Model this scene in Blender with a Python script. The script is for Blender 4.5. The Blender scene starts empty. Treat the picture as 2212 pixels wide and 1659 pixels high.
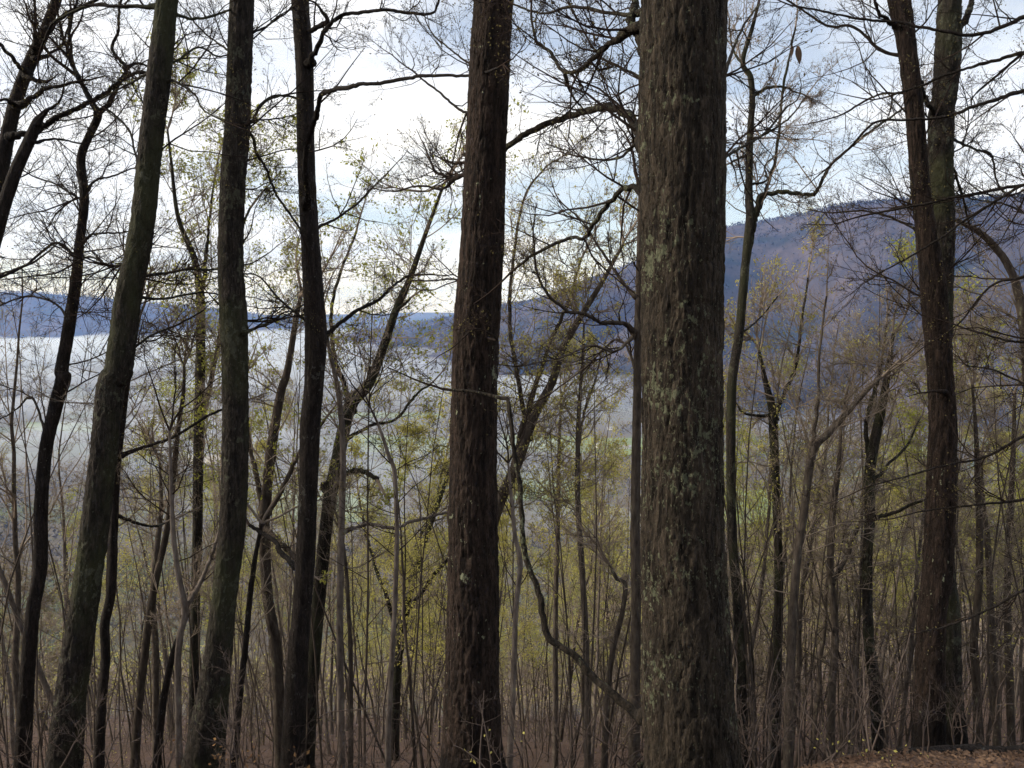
import bpy, math
import numpy as np

# ------------------------------------------------------------------ camera, sky, sun, exposure
scene = bpy.context.scene
COL = scene.collection
EYE = np.array([0.0, 0.0, 1.65])
PITCH = math.radians(5.4)                      # looking slightly down into the valley
FPX = 1670.0                                   # focal length for a picture 2212 wide

cam_data = bpy.data.cameras.new('camera')
cam_data.sensor_width = 36.0
cam_data.lens = 36.0 * FPX / 2212.0
cam_data.clip_start = 0.05
cam_data.clip_end = 60000.0
cam = bpy.data.objects.new('camera', cam_data)
COL.objects.link(cam)
cam.location = EYE
cam.rotation_euler = (math.pi / 2 - PITCH, 0, 0)
scene.camera = cam

SUN_AZ = math.radians(-92)                     # from +Y, negative = to the left
SUN_EL = math.radians(30)

world = bpy.data.worlds.new('World')
scene.world = world
world.use_nodes = True
wn = world.node_tree
wn.nodes.clear()


def N(tree, kind, **kw):
    n = tree.nodes.new(kind)
    for k, v in kw.items():
        if hasattr(n, k):
            setattr(n, k, v)
    return n


def L(tree, a, b):
    tree.links.new(a, b)


def math_node(tree, op, a, b=None, clamp=False):
    n = tree.nodes.new('ShaderNodeMath')
    n.operation = op
    n.use_clamp = clamp
    for i, v in enumerate((a, b)):
        if v is None:
            continue
        if isinstance(v, (int, float)):
            n.inputs[i].default_value = v
        else:
            tree.links.new(v, n.inputs[i])
    return n.outputs[0]


def ramp(tree, fac, stops, interp='LINEAR'):
    n = tree.nodes.new('ShaderNodeValToRGB')
    n.color_ramp.interpolation = interp
    el = n.color_ramp.elements
    while len(el) < len(stops):
        el.new(0.5)
    for e, (p, c) in zip(el, stops):
        e.position = p
        e.color = (c[0], c[1], c[2], 1) if not isinstance(c, (int, float)) else (c, c, c, 1)
    tree.links.new(fac, n.inputs[0])
    return n.outputs[0]


def mixc(tree, fac, a, b, mode='MIX'):
    n = tree.nodes.new('ShaderNodeMix')
    n.data_type = 'RGBA'
    n.blend_type = mode
    for s, v in ((n.inputs[0], fac), (n.inputs[6], a), (n.inputs[7], b)):
        if isinstance(v, (int, float)):
            s.default_value = v
        elif isinstance(v, tuple):
            s.default_value = (v[0], v[1], v[2], 1)
        else:
            tree.links.new(v, s)
    return n.outputs[2]


sky = N(wn, 'ShaderNodeTexSky', sky_type='NISHITA')
sky.sun_disc = False
sky.sun_elevation = SUN_EL
sky.sun_rotation = SUN_AZ
sky.altitude = 400
sky.air_density = 1.0
sky.dust_density = 0.6
sky.ozone_density = 1.5
geo = N(wn, 'ShaderNodeTexCoord')
sep = N(wn, 'ShaderNodeSeparateXYZ')
L(wn, geo.outputs['Generated'], sep.inputs[0])
zc = math_node(wn, 'MAXIMUM', sep.outputs[2], 0.0)
den = math_node(wn, 'ADD', zc, 0.20)
cx = math_node(wn, 'DIVIDE', sep.outputs[0], den)
cy = math_node(wn, 'DIVIDE', sep.outputs[1], den)
comb = N(wn, 'ShaderNodeCombineXYZ')
L(wn, cx, comb.inputs[0]); L(wn, cy, comb.inputs[1])
cl1 = N(wn, 'ShaderNodeTexNoise')
cl1.inputs['Scale'].default_value = 0.8
cl1.inputs['Detail'].default_value = 7
cl1.inputs['Roughness'].default_value = 0.55
cl1.inputs['Distortion'].default_value = 0.4
mp = N(wn, 'ShaderNodeMapping')
mp.inputs['Location'].default_value = (1.5, 6.0, 0)
mp.inputs['Scale'].default_value = (0.8, 1.15, 1)
L(wn, comb.outputs[0], mp.inputs[0])
L(wn, mp.outputs[0], cl1.inputs['Vector'])
cover = ramp(wn, cl1.outputs['Fac'], [(0.38, 0.34), (0.52, 0.95)])
cl2 = N(wn, 'ShaderNodeTexNoise')
cl2.inputs['Scale'].default_value = 1.2
cl2.inputs['Detail'].default_value = 5
mp2 = N(wn, 'ShaderNodeMapping')
mp2.inputs['Location'].default_value = (9.1, 4.0, 2)
mp2.inputs['Scale'].default_value = (0.5, 1.6, 1)
L(wn, comb.outputs[0], mp2.inputs[0]); L(wn, mp2.outputs[0], cl2.inputs['Vector'])
cloud_col = ramp(wn, cl2.outputs['Fac'], [(0.30, (0.72, 0.79, 0.95)), (0.50, (0.98, 1.0, 1.06)), (0.66, (1.15, 1.13, 1.10))])
bg_sky = N(wn, 'ShaderNodeBackground'); bg_sky.inputs[1].default_value = 0.15
L(wn, sky.outputs[0], bg_sky.inputs[0])
bg_cl = N(wn, 'ShaderNodeBackground'); bg_cl.inputs[1].default_value = 1.08
L(wn, cloud_col, bg_cl.inputs[0])
mixw = N(wn, 'ShaderNodeMixShader')
L(wn, cover, mixw.inputs[0]); L(wn, bg_sky.outputs[0], mixw.inputs[1]); L(wn, bg_cl.outputs[0], mixw.inputs[2])
wout = N(wn, 'ShaderNodeOutputWorld')
L(wn, mixw.outputs[0], wout.inputs[0])

sun_data = bpy.data.lights.new('sun', 'SUN')
sun_data.energy = 5.0
sun_data.angle = math.radians(8)
sun_data.color = (1.0, 0.88, 0.72)
sun = bpy.data.objects.new('sun', sun_data)
COL.objects.link(sun)
# a sun lamp shines along its -Z
sd = np.array([math.sin(SUN_AZ) * math.cos(SUN_EL), math.cos(SUN_AZ) * math.cos(SUN_EL), math.sin(SUN_EL)])
from mathutils import Vector
sun.rotation_euler = Vector(sd).to_track_quat('Z', 'Y').to_euler()
sun.location = (-60, 30, 60)

vs = scene.view_settings
vs.view_transform = 'Standard'
vs.look = 'None'
vs.exposure = 0.12
vs.gamma = 1.0
vs.use_curve_mapping = False
cy_ = scene.cycles
cy_.max_bounces = 5
cy_.diffuse_bounces = 2
cy_.volume_bounces = 2
cy_.transmission_bounces = 3
cy_.use_denoising = True
cy_.use_adaptive_sampling = True
cy_.adaptive_threshold = 0.025
cy_.adaptive_min_samples = 24
cy_.debug_use_spatial_splits = True
cy_.sample_clamp_indirect = 4.0

RNG = np.random.default_rng(20240417)


# ------------------------------------------------------------------ numpy helpers
def hash2(i, j, seed=0):
    h = (i.astype(np.int64) * 374761393 + j.astype(np.int64) * 668265263 + seed * 1274126177) & 0xFFFFFFFF
    h = ((h ^ (h >> 13)) * 1274126177) & 0xFFFFFFFF
    h = h ^ (h >> 16)
    return (h & 0xFFFFFF) / float(0x1000000)


def vnoise(x, y, seed=0, px=None):
    """value noise; px = period in x"""
    xi = np.floor(x).astype(np.int64); yi = np.floor(y).astype(np.int64)
    fx = x - xi; fy = y - yi
    fx = fx * fx * (3 - 2 * fx); fy = fy * fy * (3 - 2 * fy)
    x1 = xi + 1
    if px:
        xi = xi % px; x1 = x1 % px
    a = hash2(xi, yi, seed); b = hash2(x1, yi, seed); c = hash2(xi, yi + 1, seed); d = hash2(x1, yi + 1, seed)
    return (a * (1 - fx) + b * fx) * (1 - fy) + (c * (1 - fx) + d * fx) * fy


def fbm(x, y, seed=0, octv=4, gain=0.5):
    s = 0; a = 1; t = 0
    for o in range(octv):
        s = s + a * vnoise(x * 2 ** o, y * 2 ** o, seed + o * 17); t += a; a *= gain
    return s / t


def voronoi(x, y, px, seed=0):
    """periodic in x. returns F2-F1 and a random value of the nearest cell"""
    xi = np.floor(x).astype(np.int64); yi = np.floor(y).astype(np.int64)
    f1 = np.full(x.shape, 9.0); f2 = np.full(x.shape, 9.0); cid = np.zeros(x.shape)
    for dj in (-1, 0, 1):
        for di in (-1, 0, 1):
            ci = xi + di; cj = yi + dj
            cm = ci % px
            dx = ci + 0.1 + 0.8 * hash2(cm, cj, seed) - x
            dy = cj + 0.1 + 0.8 * hash2(cm, cj, seed + 5) - y
            d = np.sqrt(dx * dx + dy * dy)
            m = d < f1
            f2 = np.where(m, f1, np.minimum(f2, d))
            cid = np.where(m, hash2(cm, cj, seed + 9), cid)
            f1 = np.where(m, d, f1)
    return f2 - f1, cid


def sstep(a, b, x):
    t = np.clip((x - a) / (b - a), 0, 1)
    return t * t * (3 - 2 * t)


def unit(v):
    return v / np.maximum(np.linalg.norm(v, axis=-1, keepdims=True), 1e-9)


def pix_ray(px, py):
    u = (px - 1106.0) / FPX; v = (829.5 - py) / FPX
    cp, sp = math.cos(PITCH), math.sin(PITCH)
    return np.array([u, cp + v * sp, -sp + v * cp])


def at(px, py, dist):
    """the point seen at that picture position, at forward distance dist"""
    r = pix_ray(px, py)
    return EYE + r * (dist / r[1])


def to_px(p):
    d = np.asarray(p) - EYE
    cp, sp = math.cos(PITCH), math.sin(PITCH)
    f = d[1] * cp - d[2] * sp
    up = d[1] * sp + d[2] * cp
    return 1106 + FPX * d[0] / f, 829.5 - FPX * up / f


# ------------------------------------------------------------------ terrain
def ground_z(x, y):
    x = np.asarray(x, float); y = np.asarray(y, float)
    yy = np.maximum(y, -200)
    ang = np.arctan2(x, np.maximum(y, 1.0))
    k = 0.545 - 0.085 * sstep(0.10, 0.55, ang)
    near = 1.52 - 0.634 * yy + 0.30 * sstep(0.30, 0.48, ang) * sstep(5.2, 6.8, yy)
    far = 1.58 - 0.628 * 12 - k * (yy - 12)
    w = sstep(6, 24, yy)
    line = near * (1 - w) + far * w
    flat = 60 * (1 - np.exp(-np.maximum(-yy - 1.0, 0) * 0.34 / 60))     # unseen rise added behind the camera to block low sky light
    h = 0.5
    z = 0.5 * (line + flat - np.sqrt((line - flat) ** 2 + h * h)) + 0.06      # smooth minimum
    z = z + 0.10 * (fbm(x * 0.9 + 31, y * 0.9 + 7, 3, 3) - 0.5) * sstep(1.0, 4.0, np.abs(yy) + np.abs(x) * .3)
    z = z + 1.6 * (fbm(x * 0.05 + 11, y * 0.05, 4, 3) - 0.5) * sstep(15, 60, yy)
    valley = -250 + 22 * (fbm(x * 0.0016 + 5, y * 0.0016 + 3, 8, 4) - 0.5) + 0.0 * x
    hh = 25.0
    return 0.5 * (z + valley + np.sqrt((z - valley) ** 2 + hh * hh)) - 0.5 * (hh * hh) / (np.abs(z - valley) * 2 + hh)


# ------------------------------------------------------------------ mesh builder
def new_mesh(name, V, quads=None, tris=None, smooth=True, attrs=None):
    V = np.ascontiguousarray(V, dtype=np.float32).reshape(-1, 3)
    me = bpy.data.meshes.new(name)
    nq = 0 if quads is None else len(quads)
    nt = 0 if tris is None else len(tris)
    me.vertices.add(len(V))
    me.vertices.foreach_set('co', V.ravel())
    loops = []
    if nq: loops.append(np.asarray(quads, np.int32).ravel())
    if nt: loops.append(np.asarray(tris, np.int32).ravel())
    loops = np.concatenate(loops)
    me.loops.add(len(loops))
    me.loops.foreach_set('vertex_index', loops)
    me.polygons.add(nq + nt)
    starts = np.concatenate([np.arange(nq) * 4, nq * 4 + np.arange(nt) * 3]).astype(np.int32)
    me.polygons.foreach_set('loop_start', starts)
    me.polygons.foreach_set('use_smooth', np.full(nq + nt, smooth, dtype=bool))
    if attrs:
        for k, v in attrs.items():
            a = me.attributes.new(k, 'FLOAT', 'POINT')
            a.data.foreach_set('value', np.ascontiguousarray(v, np.float32).ravel())
    me.update(calc_edges=True)
    me.validate()
    return me


def add_obj(name, me, mat=None, parent=None, loc=None, kind=None, label=None, cat=None, group=None):
    o = bpy.data.objects.new(name, me)
    COL.objects.link(o)
    if mat is not None and not me.materials:
        me.materials.append(mat)
    if parent is not None:
        o.parent = parent
    if loc is not None:
        o.location = loc
    tag(o, label, cat, group, kind)
    return o


def tag(o, label=None, cat=None, group=None, kind=None):
    if label: o['label'] = label
    if cat: o['category'] = cat
    if group: o['group'] = group
    if kind: o['kind'] = kind


def thing(name, label, cat, loc, group=None):
    o = bpy.data.objects.new(name, None)
    o.empty_display_size = 0.2
    COL.objects.link(o)
    o.location = loc
    tag(o, label, cat, group)
    return o


class Tubes:
    """collects batches of tapering tubes; P (B,N,3), R (B,N)"""
    def __init__(self):
        self.b = []

    def add(self, P, R, S=3):
        self.b.append((np.asarray(P, float), np.asarray(R, float), S))

    def arrays(self, origin=(0, 0, 0)):
        Vs, Qs, Ts = [], [], []
        off = 0
        for P, R, S in self.b:
            if P.ndim == 2:
                P = P[None]; R = R[None]
            B, n, _ = P.shape
            if B == 0:
                continue
            if n == 2:          # the finest: three-sided cones
                t = unit(P[:, 1] - P[:, 0])
                ax = np.zeros_like(t); ax[np.arange(B), np.argmin(np.abs(t), axis=1)] = 1
                u_ = unit(np.cross(t, ax)); w_ = np.cross(t, u_)
                V = np.empty((B, 4, 3))
                for k in range(3):
                    V[:, k] = P[:, 0] + (u_ * math.cos(k * 2.0944) + w_ * math.sin(k * 2.0944)) * R[:, :1]
                V[:, 3] = P[:, 1]
                i0 = off + np.arange(B)[:, None] * 4
                Ts.append(np.concatenate([i0 + np.array([[0, 1, 3]]), i0 + np.array([[1, 2, 3]]), i0 + np.array([[2, 0, 3]])]))
                Vs.append(V.reshape(-1, 3)); off += B * 4
                continue
            T = np.empty_like(P)
            T[:, 1:-1] = P[:, 2:] - P[:, :-2]
            T[:, 0] = P[:, 1] - P[:, 0]
            T[:, -1] = P[:, -1] - P[:, -2]
            T = unit(T)
            ch = unit(P[:, -1] - P[:, 0])
            ax = np.zeros_like(ch)
            ax[np.arange(B), np.argmin(np.abs(ch), axis=1)] = 1
            U = unit(np.cross(T, ax[:, None, :]))
            W = np.cross(T, U)
            th = np.arange(S) * 2 * math.pi / S
            ring = (U[:, :, None, :] * np.cos(th)[None, None, :, None] + W[:, :, None, :] * np.sin(th)[None, None, :, None])
            V = P[:, :, None, :] + ring * R[:, :, None, None]
            idx = off + np.arange(B * n * S).reshape(B, n, S)
            a = idx[:, :-1, :]; b = np.roll(a, -1, axis=2); d = idx[:, 1:, :]; c = np.roll(d, -1, axis=2)
            Qs.append(np.stack([a, b, c, d], -1).reshape(-1, 4))
            Vs.append(V.reshape(-1, 3))
            off += B * n * S
        self.tris = np.concatenate(Ts) if Ts else None
        return np.concatenate(Vs) - np.asarray(origin), np.concatenate(Qs)

    def mesh(self, name, origin=(0, 0, 0)):
        V, Q = self.arrays(origin)
        return new_mesh(name, V, quads=Q, tris=self.tris)


def walk(start, d, length, r0, n, wob, up, rng, tip=0.35, kink=0.0):
    """grow B branches of n points each: wandering, lifting towards the light"""
    B = len(start)
    P = np.empty((B, n, 3)); D = np.empty((B, n, 3))
    P[:, 0] = start
    d = unit(d); D[:, 0] = d
    st = (np.asarray(length) / (n - 1))[:, None]
    for i in range(1, n):
        d = d + rng.normal(0, wob, (B, 3))
        d[:, 2] += up
        d = unit(d)
        P[:, i] = P[:, i - 1] + d * st
        D[:, i] = d
    t = np.linspace(0, 1, n)
    R = np.asarray(r0)[:, None] * (1 - (1 - tip) * t[None, :])
    return P, D, R


def spawn(P, D, R, Ls, per, t0, t1, ang0, ang1, ratio, rng, lmin=0.04, rr=0.6, flat=0.0):
    """children of branches: start, dir, length, radius"""
    B, n, _ = P.shape
    cnt = rng.poisson(per, B) if np.isscalar(per) else rng.poisson(per)
    idx = np.repeat(np.arange(B), cnt)
    K = len(idx)
    t = rng.uniform(t0, t1, K)
    f = t * (n - 1)
    i0 = np.minimum(f.astype(int), n - 2)
    w = (f - i0)[:, None]
    s = P[idx, i0] * (1 - w) + P[idx, i0 + 1] * w
    dr = unit(D[idx, i0] * (1 - w) + D[idx, i0 + 1] * w)
    rad = R[idx, i0] * (1 - w[:, 0]) + R[idx, i0 + 1] * w[:, 0]
    rv = rng.normal(0, 1, (K, 3))
    rv[:, 2] *= (1 - flat)
    side = unit(rv - dr * np.sum(rv * dr, 1, keepdims=True))
    a = np.radians(rng.uniform(ang0, ang1, K))[:, None]
    cd = dr * np.cos(a) + side * np.sin(a)
    ln = np.asarray(Ls)[idx] * ratio * rng.uniform(0.45, 1.2, K) * (1.15 - 0.6 * t)
    ln = np.maximum(ln, lmin)
    return s, cd, ln, rad * rr


def leaf_quads(pts, size, rng, droop=0.0, narrow=0.5):
    """small folded leaves: two triangles pairs per leaf"""
    K = len(pts)
    d = unit(rng.normal(0, 1, (K, 3)) + np.array([0, 0, -droop]))
    s = unit(np.cross(d, rng.normal(0, 1, (K, 3))))
    n = np.cross(d, s)
    L_ = (size * rng.uniform(0.6, 1.3, K))[:, None]
    a = pts
    b = pts + d * L_ * 0.5 + s * L_ * narrow * 0.5 + n * L_ * 0.12
    c = pts + d * L_
    e = pts + d * L_ * 0.5 - s * L_ * narrow * 0.5 + n * L_ * 0.12
    V = np.stack([a, b, c, e], 1).reshape(-1, 3)
    q = np.arange(K * 4).reshape(K, 4)
    t = np.concatenate([q[:, [0, 1, 2]], q[:, [0, 2, 3]]])
    return V, t


# ------------------------------------------------------------------ materials
def new_mat(name):
    m = bpy.data.materials.new(name)
    m.use_nodes = True
    nt = m.node_tree
    nt.nodes.clear()
    out = N(nt, 'ShaderNodeOutputMaterial')
    return m, nt, out


def noise(nt, vec, scale, detail=4, rough=0.55, dist=0.0):
    n = N(nt, 'ShaderNodeTexNoise')
    n.inputs['Scale'].default_value = scale
    n.inputs['Detail'].default_value = detail
    n.inputs['Roughness'].default_value = rough
    n.inputs['Distortion'].default_value = dist
    L(nt, vec, n.inputs['Vector'])
    return n.outputs['Fac']


def mapping(nt, vec, scale, loc=(0, 0, 0)):
    n = N(nt, 'ShaderNodeMapping')
    n.inputs['Scale'].default_value = scale
    n.inputs['Location'].default_value = loc
    L(nt, vec, n.inputs[0])
    return n.outputs[0]


def plain_mat(name, c):
    """fine twigs: tone varies from tree to tree"""
    m, nt, out = new_mat(name)
    oi = N(nt, 'ShaderNodeObjectInfo')
    d = N(nt, 'ShaderNodeBsdfDiffuse')
    L(nt, ramp(nt, oi.outputs['Random'], [(0.0, tuple(v * 0.75 for v in c)), (1.0, (c[0] * 1.25, c[1] * 1.22, c[2] * 1.18))]), d.inputs[0])
    L(nt, d.outputs[0], out.inputs[0])
    return m


def bark_mat(name, dark, light, lichen=(0.23, 0.25, 0.17), lich=0.45, moss=(0.07, 0.085, 0.03), mossy=0.0, plates=False, scale=1.0, lscale=1.0, simple=False):
    m, nt, out = new_mat(name)
    tc = N(nt, 'ShaderNodeTexCoord')
    o = tc.outputs['Object']
    st = mapping(nt, o, (1, 1, 0.13))
    if simple:
        n1 = noise(nt, mapping(nt, o, (1, 1, 0.3)), 16, 3, 0.65)
        base = ramp(nt, n1, [(0.32, dark), (0.62, light), (0.70 - 0.1 * lich, light), (0.74 - 0.1 * lich, lichen)])
        oi = N(nt, 'ShaderNodeObjectInfo')
        base = mixc(nt, 1.0, base, ramp(nt, oi.outputs['Random'], [(0, 0.65), (1, 1.25)]), 'MULTIPLY')
        p = N(nt, 'ShaderNodeBsdfDiffuse')
        L(nt, base, p.inputs[0]); L(nt, p.outputs[0], out.inputs[0])
        return m
    n1 = noise(nt, st, 26 * scale, 4, 0.65)
    n2 = noise(nt, mapping(nt, o, (1, 1, 0.28)), 75 * scale, 3, 0.7)
    base = ramp(nt, n1, [(0.36, dark), (0.62, light)])
    base = mixc(nt, 0.9, base, ramp(nt, n2, [(0.32, 0.40), (0.68, 1.55)]), 'MULTIPLY')
    if plates:
        at_ = N(nt, 'ShaderNodeAttribute'); at_.attribute_name = 'plate'
        base = mixc(nt, 0.7, base, ramp(nt, at_.outputs['Fac'], [(0, 0.55), (1, 1.35)]), 'MULTIPLY')
        ch_ = N(nt, 'ShaderNodeAttribute'); ch_.attribute_name = 'char'
    n_big = noise(nt, mapping(nt, o, (1, 1, 0.6)), 1.7, 3)
    if mossy > 0:
        base = mixc(nt, ramp(nt, n_big, [(0.62 - 0.3 * mossy, 0.0), (0.72 - 0.2 * mossy, 0.75)]), base, moss)
    if lich > 0:
        n3 = noise(nt, mapping(nt, o, (1, 1, 0.7)), 11 * lscale, 5, 0.62)
        n4 = noise(nt, o, 2.3, 2)
        fld = math_node(nt, 'ADD', n3, math_node(nt, 'MULTIPLY', math_node(nt, 'SUBTRACT', n4, 0.5), 0.55))
        f = ramp(nt, fld, [(0.72 - 0.22 * lich, 0.0), (0.75 - 0.22 * lich, 0.9)])
        lc = ramp(nt, noise(nt, o, 38, 3), [(0.35, tuple(c * 0.6 for c in lichen)), (0.65, lichen)])
        base = mixc(nt, f, base, lc)
        n5 = noise(nt, mapping(nt, o, (1, 1, 0.6)), 34 * lscale, 3, 0.6)
        fl2 = math_node(nt, 'ADD', n5, math_node(nt, 'MULTIPLY', math_node(nt, 'SUBTRACT', n4, 0.5), 0.35))
        base = mixc(nt, ramp(nt, fl2, [(0.71 - 0.12 * lich, 0.0), (0.73 - 0.12 * lich, 0.8)]), base, tuple(c * 1.05 for c in lichen))
    if plates:
        base = mixc(nt, math_node(nt, 'MULTIPLY', ch_.outputs['Fac'], 0.85), base, (0.006, 0.005, 0.005))
    p = N(nt, 'ShaderNodeBsdfPrincipled')
    p.inputs['Roughness'].default_value = 0.92
    p.inputs['Specular IOR Level'].default_value = 0.18
    L(nt, base, p.inputs['Base Color'])
    bump = N(nt, 'ShaderNodeBump')
    bump.inputs['Strength'].default_value = 1.0
    bump.inputs['Distance'].default_value = 0.022
    L(nt, math_node(nt, 'ADD', n2, n1), bump.inputs['Height'])
    L(nt, bump.outputs[0], p.inputs['Normal'])
    L(nt, p.outputs[0], out.inputs[0])
    return m


def leaf_mat(name, c1, c2, trans=0.45):
    m, nt, out = new_mat(name)
    tc = N(nt, 'ShaderNodeTexCoord')
    c = ramp(nt, noise(nt, tc.outputs['Object'], 2.4, 1), [(0.35, c1), (0.65, c2)])
    d = N(nt, 'ShaderNodeBsdfDiffuse'); t = N(nt, 'ShaderNodeBsdfTranslucent')
    L(nt, c, d.inputs[0]); L(nt, c, t.inputs[0])
    mx = N(nt, 'ShaderNodeMixShader'); mx.inputs[0].default_value = trans
    L(nt, d.outputs[0], mx.inputs[1]); L(nt, t.outputs[0], mx.inputs[2])
    L(nt, mx.outputs[0], out.inputs[0])
    return m


def noise_mat(name, stops, scale, detail=5, rough=0.95, vec_scale=(1, 1, 1), stops2=None, scale2=1.0, bump=0.0):
    m, nt, out = new_mat(name)
    tc = N(nt, 'ShaderNodeTexCoord')
    v = mapping(nt, tc.outputs['Object'], vec_scale)
    c = ramp(nt, noise(nt, v, scale, detail, 0.6), stops)
    if stops2:
        c = mixc(nt, 1.0, c, ramp(nt, noise(nt, v, scale2, 4), stops2), 'MULTIPLY')
    p = N(nt, 'ShaderNodeBsdfPrincipled')
    p.inputs['Roughness'].default_value = rough
    p.inputs['Specular IOR Level'].default_value = 0.15
    L(nt, c, p.inputs['Base Color'])
    if bump:
        b = N(nt, 'ShaderNodeBump'); b.inputs['Strength'].default_value = bump; b.inputs['Distance'].default_value = 0.03
        L(nt, noise(nt, v, scale * 3, 5), b.inputs['Height']); L(nt, b.outputs[0], p.inputs['Normal'])
    L(nt, p.outputs[0], out.inputs[0])
    return m


M_OAK = bark_mat('bark_thick_oak', (0.008, 0.0065, 0.0052), (0.045, 0.036, 0.027), lichen=(0.11, 0.12, 0.078), lich=0.47, plates=True, lscale=2.2)
M_RED = bark_mat('bark_reddish', (0.008, 0.0058, 0.0048), (0.036, 0.025, 0.020), lich=0.05, plates=True)
M_LICH = bark_mat('bark_lichened', (0.0105, 0.009, 0.008), (0.034, 0.029, 0.0245), lichen=(0.075, 0.078, 0.056), lich=0.50, moss=(0.036, 0.040, 0.020), mossy=0.45, plates=True)
M_DARK = bark_mat('bark_dark', (0.010, 0.008, 0.007), (0.026, 0.021, 0.019), lichen=(0.08, 0.08, 0.072), lich=0.25, plates=True)
M_MID = bark_mat('bark_midground', (0.036, 0.030, 0.026), (0.090, 0.076, 0.064), lichen=(0.18, 0.185, 0.125), lich=0.45, simple=True)
M_MID2 = bark_mat('bark_grey_sapling', (0.060, 0.050, 0.045), (0.145, 0.124, 0.108), lichen=(0.17, 0.175, 0.13), lich=0.3, simple=True)
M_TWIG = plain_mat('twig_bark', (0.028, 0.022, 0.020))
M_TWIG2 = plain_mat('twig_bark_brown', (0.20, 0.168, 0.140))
M_BRUSH = plain_mat('brush_bark', (0.074, 0.060, 0.054))
M_WHIP = plain_mat('whip_bark', (0.060, 0.051, 0.045))
M_BUD = leaf_mat('bud', (0.09, 0.075, 0.04), (0.16, 0.14, 0.06), 0.4)
M_LEAF = leaf_mat('young_leaf_green', (0.24, 0.27, 0.05), (0.42, 0.42, 0.09), 0.5)
M_LEAF2 = leaf_mat('young_leaf_yellow', (0.33, 0.31, 0.085), (0.52, 0.48, 0.16), 0.45)
M_OCHRE = leaf_mat('dead_leaf', (0.11, 0.065, 0.04), (0.24, 0.15, 0.07), 0.25)
M_LITTER = leaf_mat('litter_leaf', (0.065, 0.042, 0.031), (0.15, 0.10, 0.070), 0.1)
M_PALETWIG = plain_mat('pale_dead_twig', (0.080, 0.066, 0.061))

# ------------------------------------------------------------------ ground sheet
def build_ground():
    nr, na = 190, 240
    r = np.concatenate([[0.0], np.geomspace(0.35, 16000, nr)])
    a = np.linspace(0, 2 * math.pi, na, endpoint=False)
    RR, AA = np.meshgrid(r, a, indexing='ij')
    X = RR * np.sin(AA); Y = RR * np.cos(AA)
    Z = ground_z(X, Y)
    V = np.stack([X, Y, Z], -1).reshape(-1, 3)
    idx = np.arange((nr + 1) * na).reshape(nr + 1, na)
    A = idx[:-1]; B = idx[1:]
    Q = np.stack([A, np.roll(A, -1, 1), np.roll(B, -1, 1), B], -1).reshape(-1, 4)[:, ::-1]
    me = new_mesh('ground', V, quads=Q)
    m, nt, out = new_mat('forest_floor')
    tc = N(nt, 'ShaderNodeTexCoord'); o = tc.outputs['Object']
    fine = ramp(nt, noise(nt, o, 18, 8, 0.7), [(0.28, (0.040, 0.029, 0.024)), (0.5, (0.090, 0.064, 0.052)), (0.72, (0.16, 0.115, 0.09))])
    big = ramp(nt, noise(nt, o, 0.35, 4), [(0.35, (0.80, 0.78, 0.76)), (0.7, (1.12, 1.03, 1.0))])
    near = mixc(nt, 1.0, fine, big, 'MULTIPLY')
    far = ramp(nt, noise(nt, o, 0.006, 6, 0.65), [(0.35, (0.075, 0.065, 0.055)), (0.52, (0.11, 0.095, 0.07)), (0.62, (0.085, 0.10, 0.05))])
    sp = N(nt, 'ShaderNodeSeparateXYZ'); L(nt, o, sp.inputs[0])
    fac = ramp(nt, math_node(nt, 'MULTIPLY', sp.outputs[2], -1 / 260.0), [(0.80, 0.0), (0.90, 1.0)])
    c = mixc(nt, fac, near, far)
    p = N(nt, 'ShaderNodeBsdfPrincipled'); p.inputs['Roughness'].default_value = 0.95; p.inputs['Specular IOR Level'].default_value = 0.1
    L(nt, c, p.inputs['Base Color'])
    b = N(nt, 'ShaderNodeBump'); b.inputs['Strength'].default_value = 0.8; b.inputs['Distance'].default_value = 0.03
    L(nt, noise(nt, o, 22, 6, 0.7), b.inputs['Height']); L(nt, b.outputs[0], p.inputs['Normal'])
    L(nt, p.outputs[0], out.inputs[0])
    add_obj('ground', me, m, kind='structure')


build_ground()

# ------------------------------------------------------------------ far ridges
M_HILL = noise_mat('hill_forest', [(0.36, (0.010, 0.016, 0.013)), (0.46, (0.036, 0.031, 0.030)), (0.62, (0.080, 0.062, 0.056))], 0.004, 7, vec_scale=(1, 1, 1),
                   stops2=[(0.3, 0.6), (0.7, 1.3)], scale2=0.03)


def crest_points(pairs):
    """(picture x, picture y, distance) -> points on the skyline"""
    return np.array([at(px, py, d) for px, py, d in pairs])


def resample(P, n):
    P = np.asarray(P, float)
    s = np.concatenate([[0], np.cumsum(np.linalg.norm(np.diff(P[:, :3], axis=0), axis=1))])
    # catmull-rom through the points, then even spacing
    m = len(P)
    ext = np.vstack([2 * P[0] - P[1], P, 2 * P[-1] - P[-2]])
    out = []
    for i in range(m - 1):
        p0, p1, p2, p3 = ext[i], ext[i + 1], ext[i + 2], ext[i + 3]
        t = np.linspace(0, 1, 12, endpoint=False)[:, None]
        out.append(0.5 * ((2 * p1) + (-p0 + p2) * t + (2 * p0 - 5 * p1 + 4 * p2 - p3) * t ** 2 + (-p0 + 3 * p1 - 3 * p2 + p3) * t ** 3))
    out.append(P[-1:])
    C = np.vstack(out)
    s = np.concatenate([[0], np.cumsum(np.linalg.norm(np.diff(C[:, :3], axis=0), axis=1))])
    u = np.linspace(0, s[-1], n) if np.isscalar(n) else np.asarray(n) * s[-1]
    return np.stack([np.interp(u, s, C[:, k]) for k in range(C.shape[1])], 1)


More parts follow.
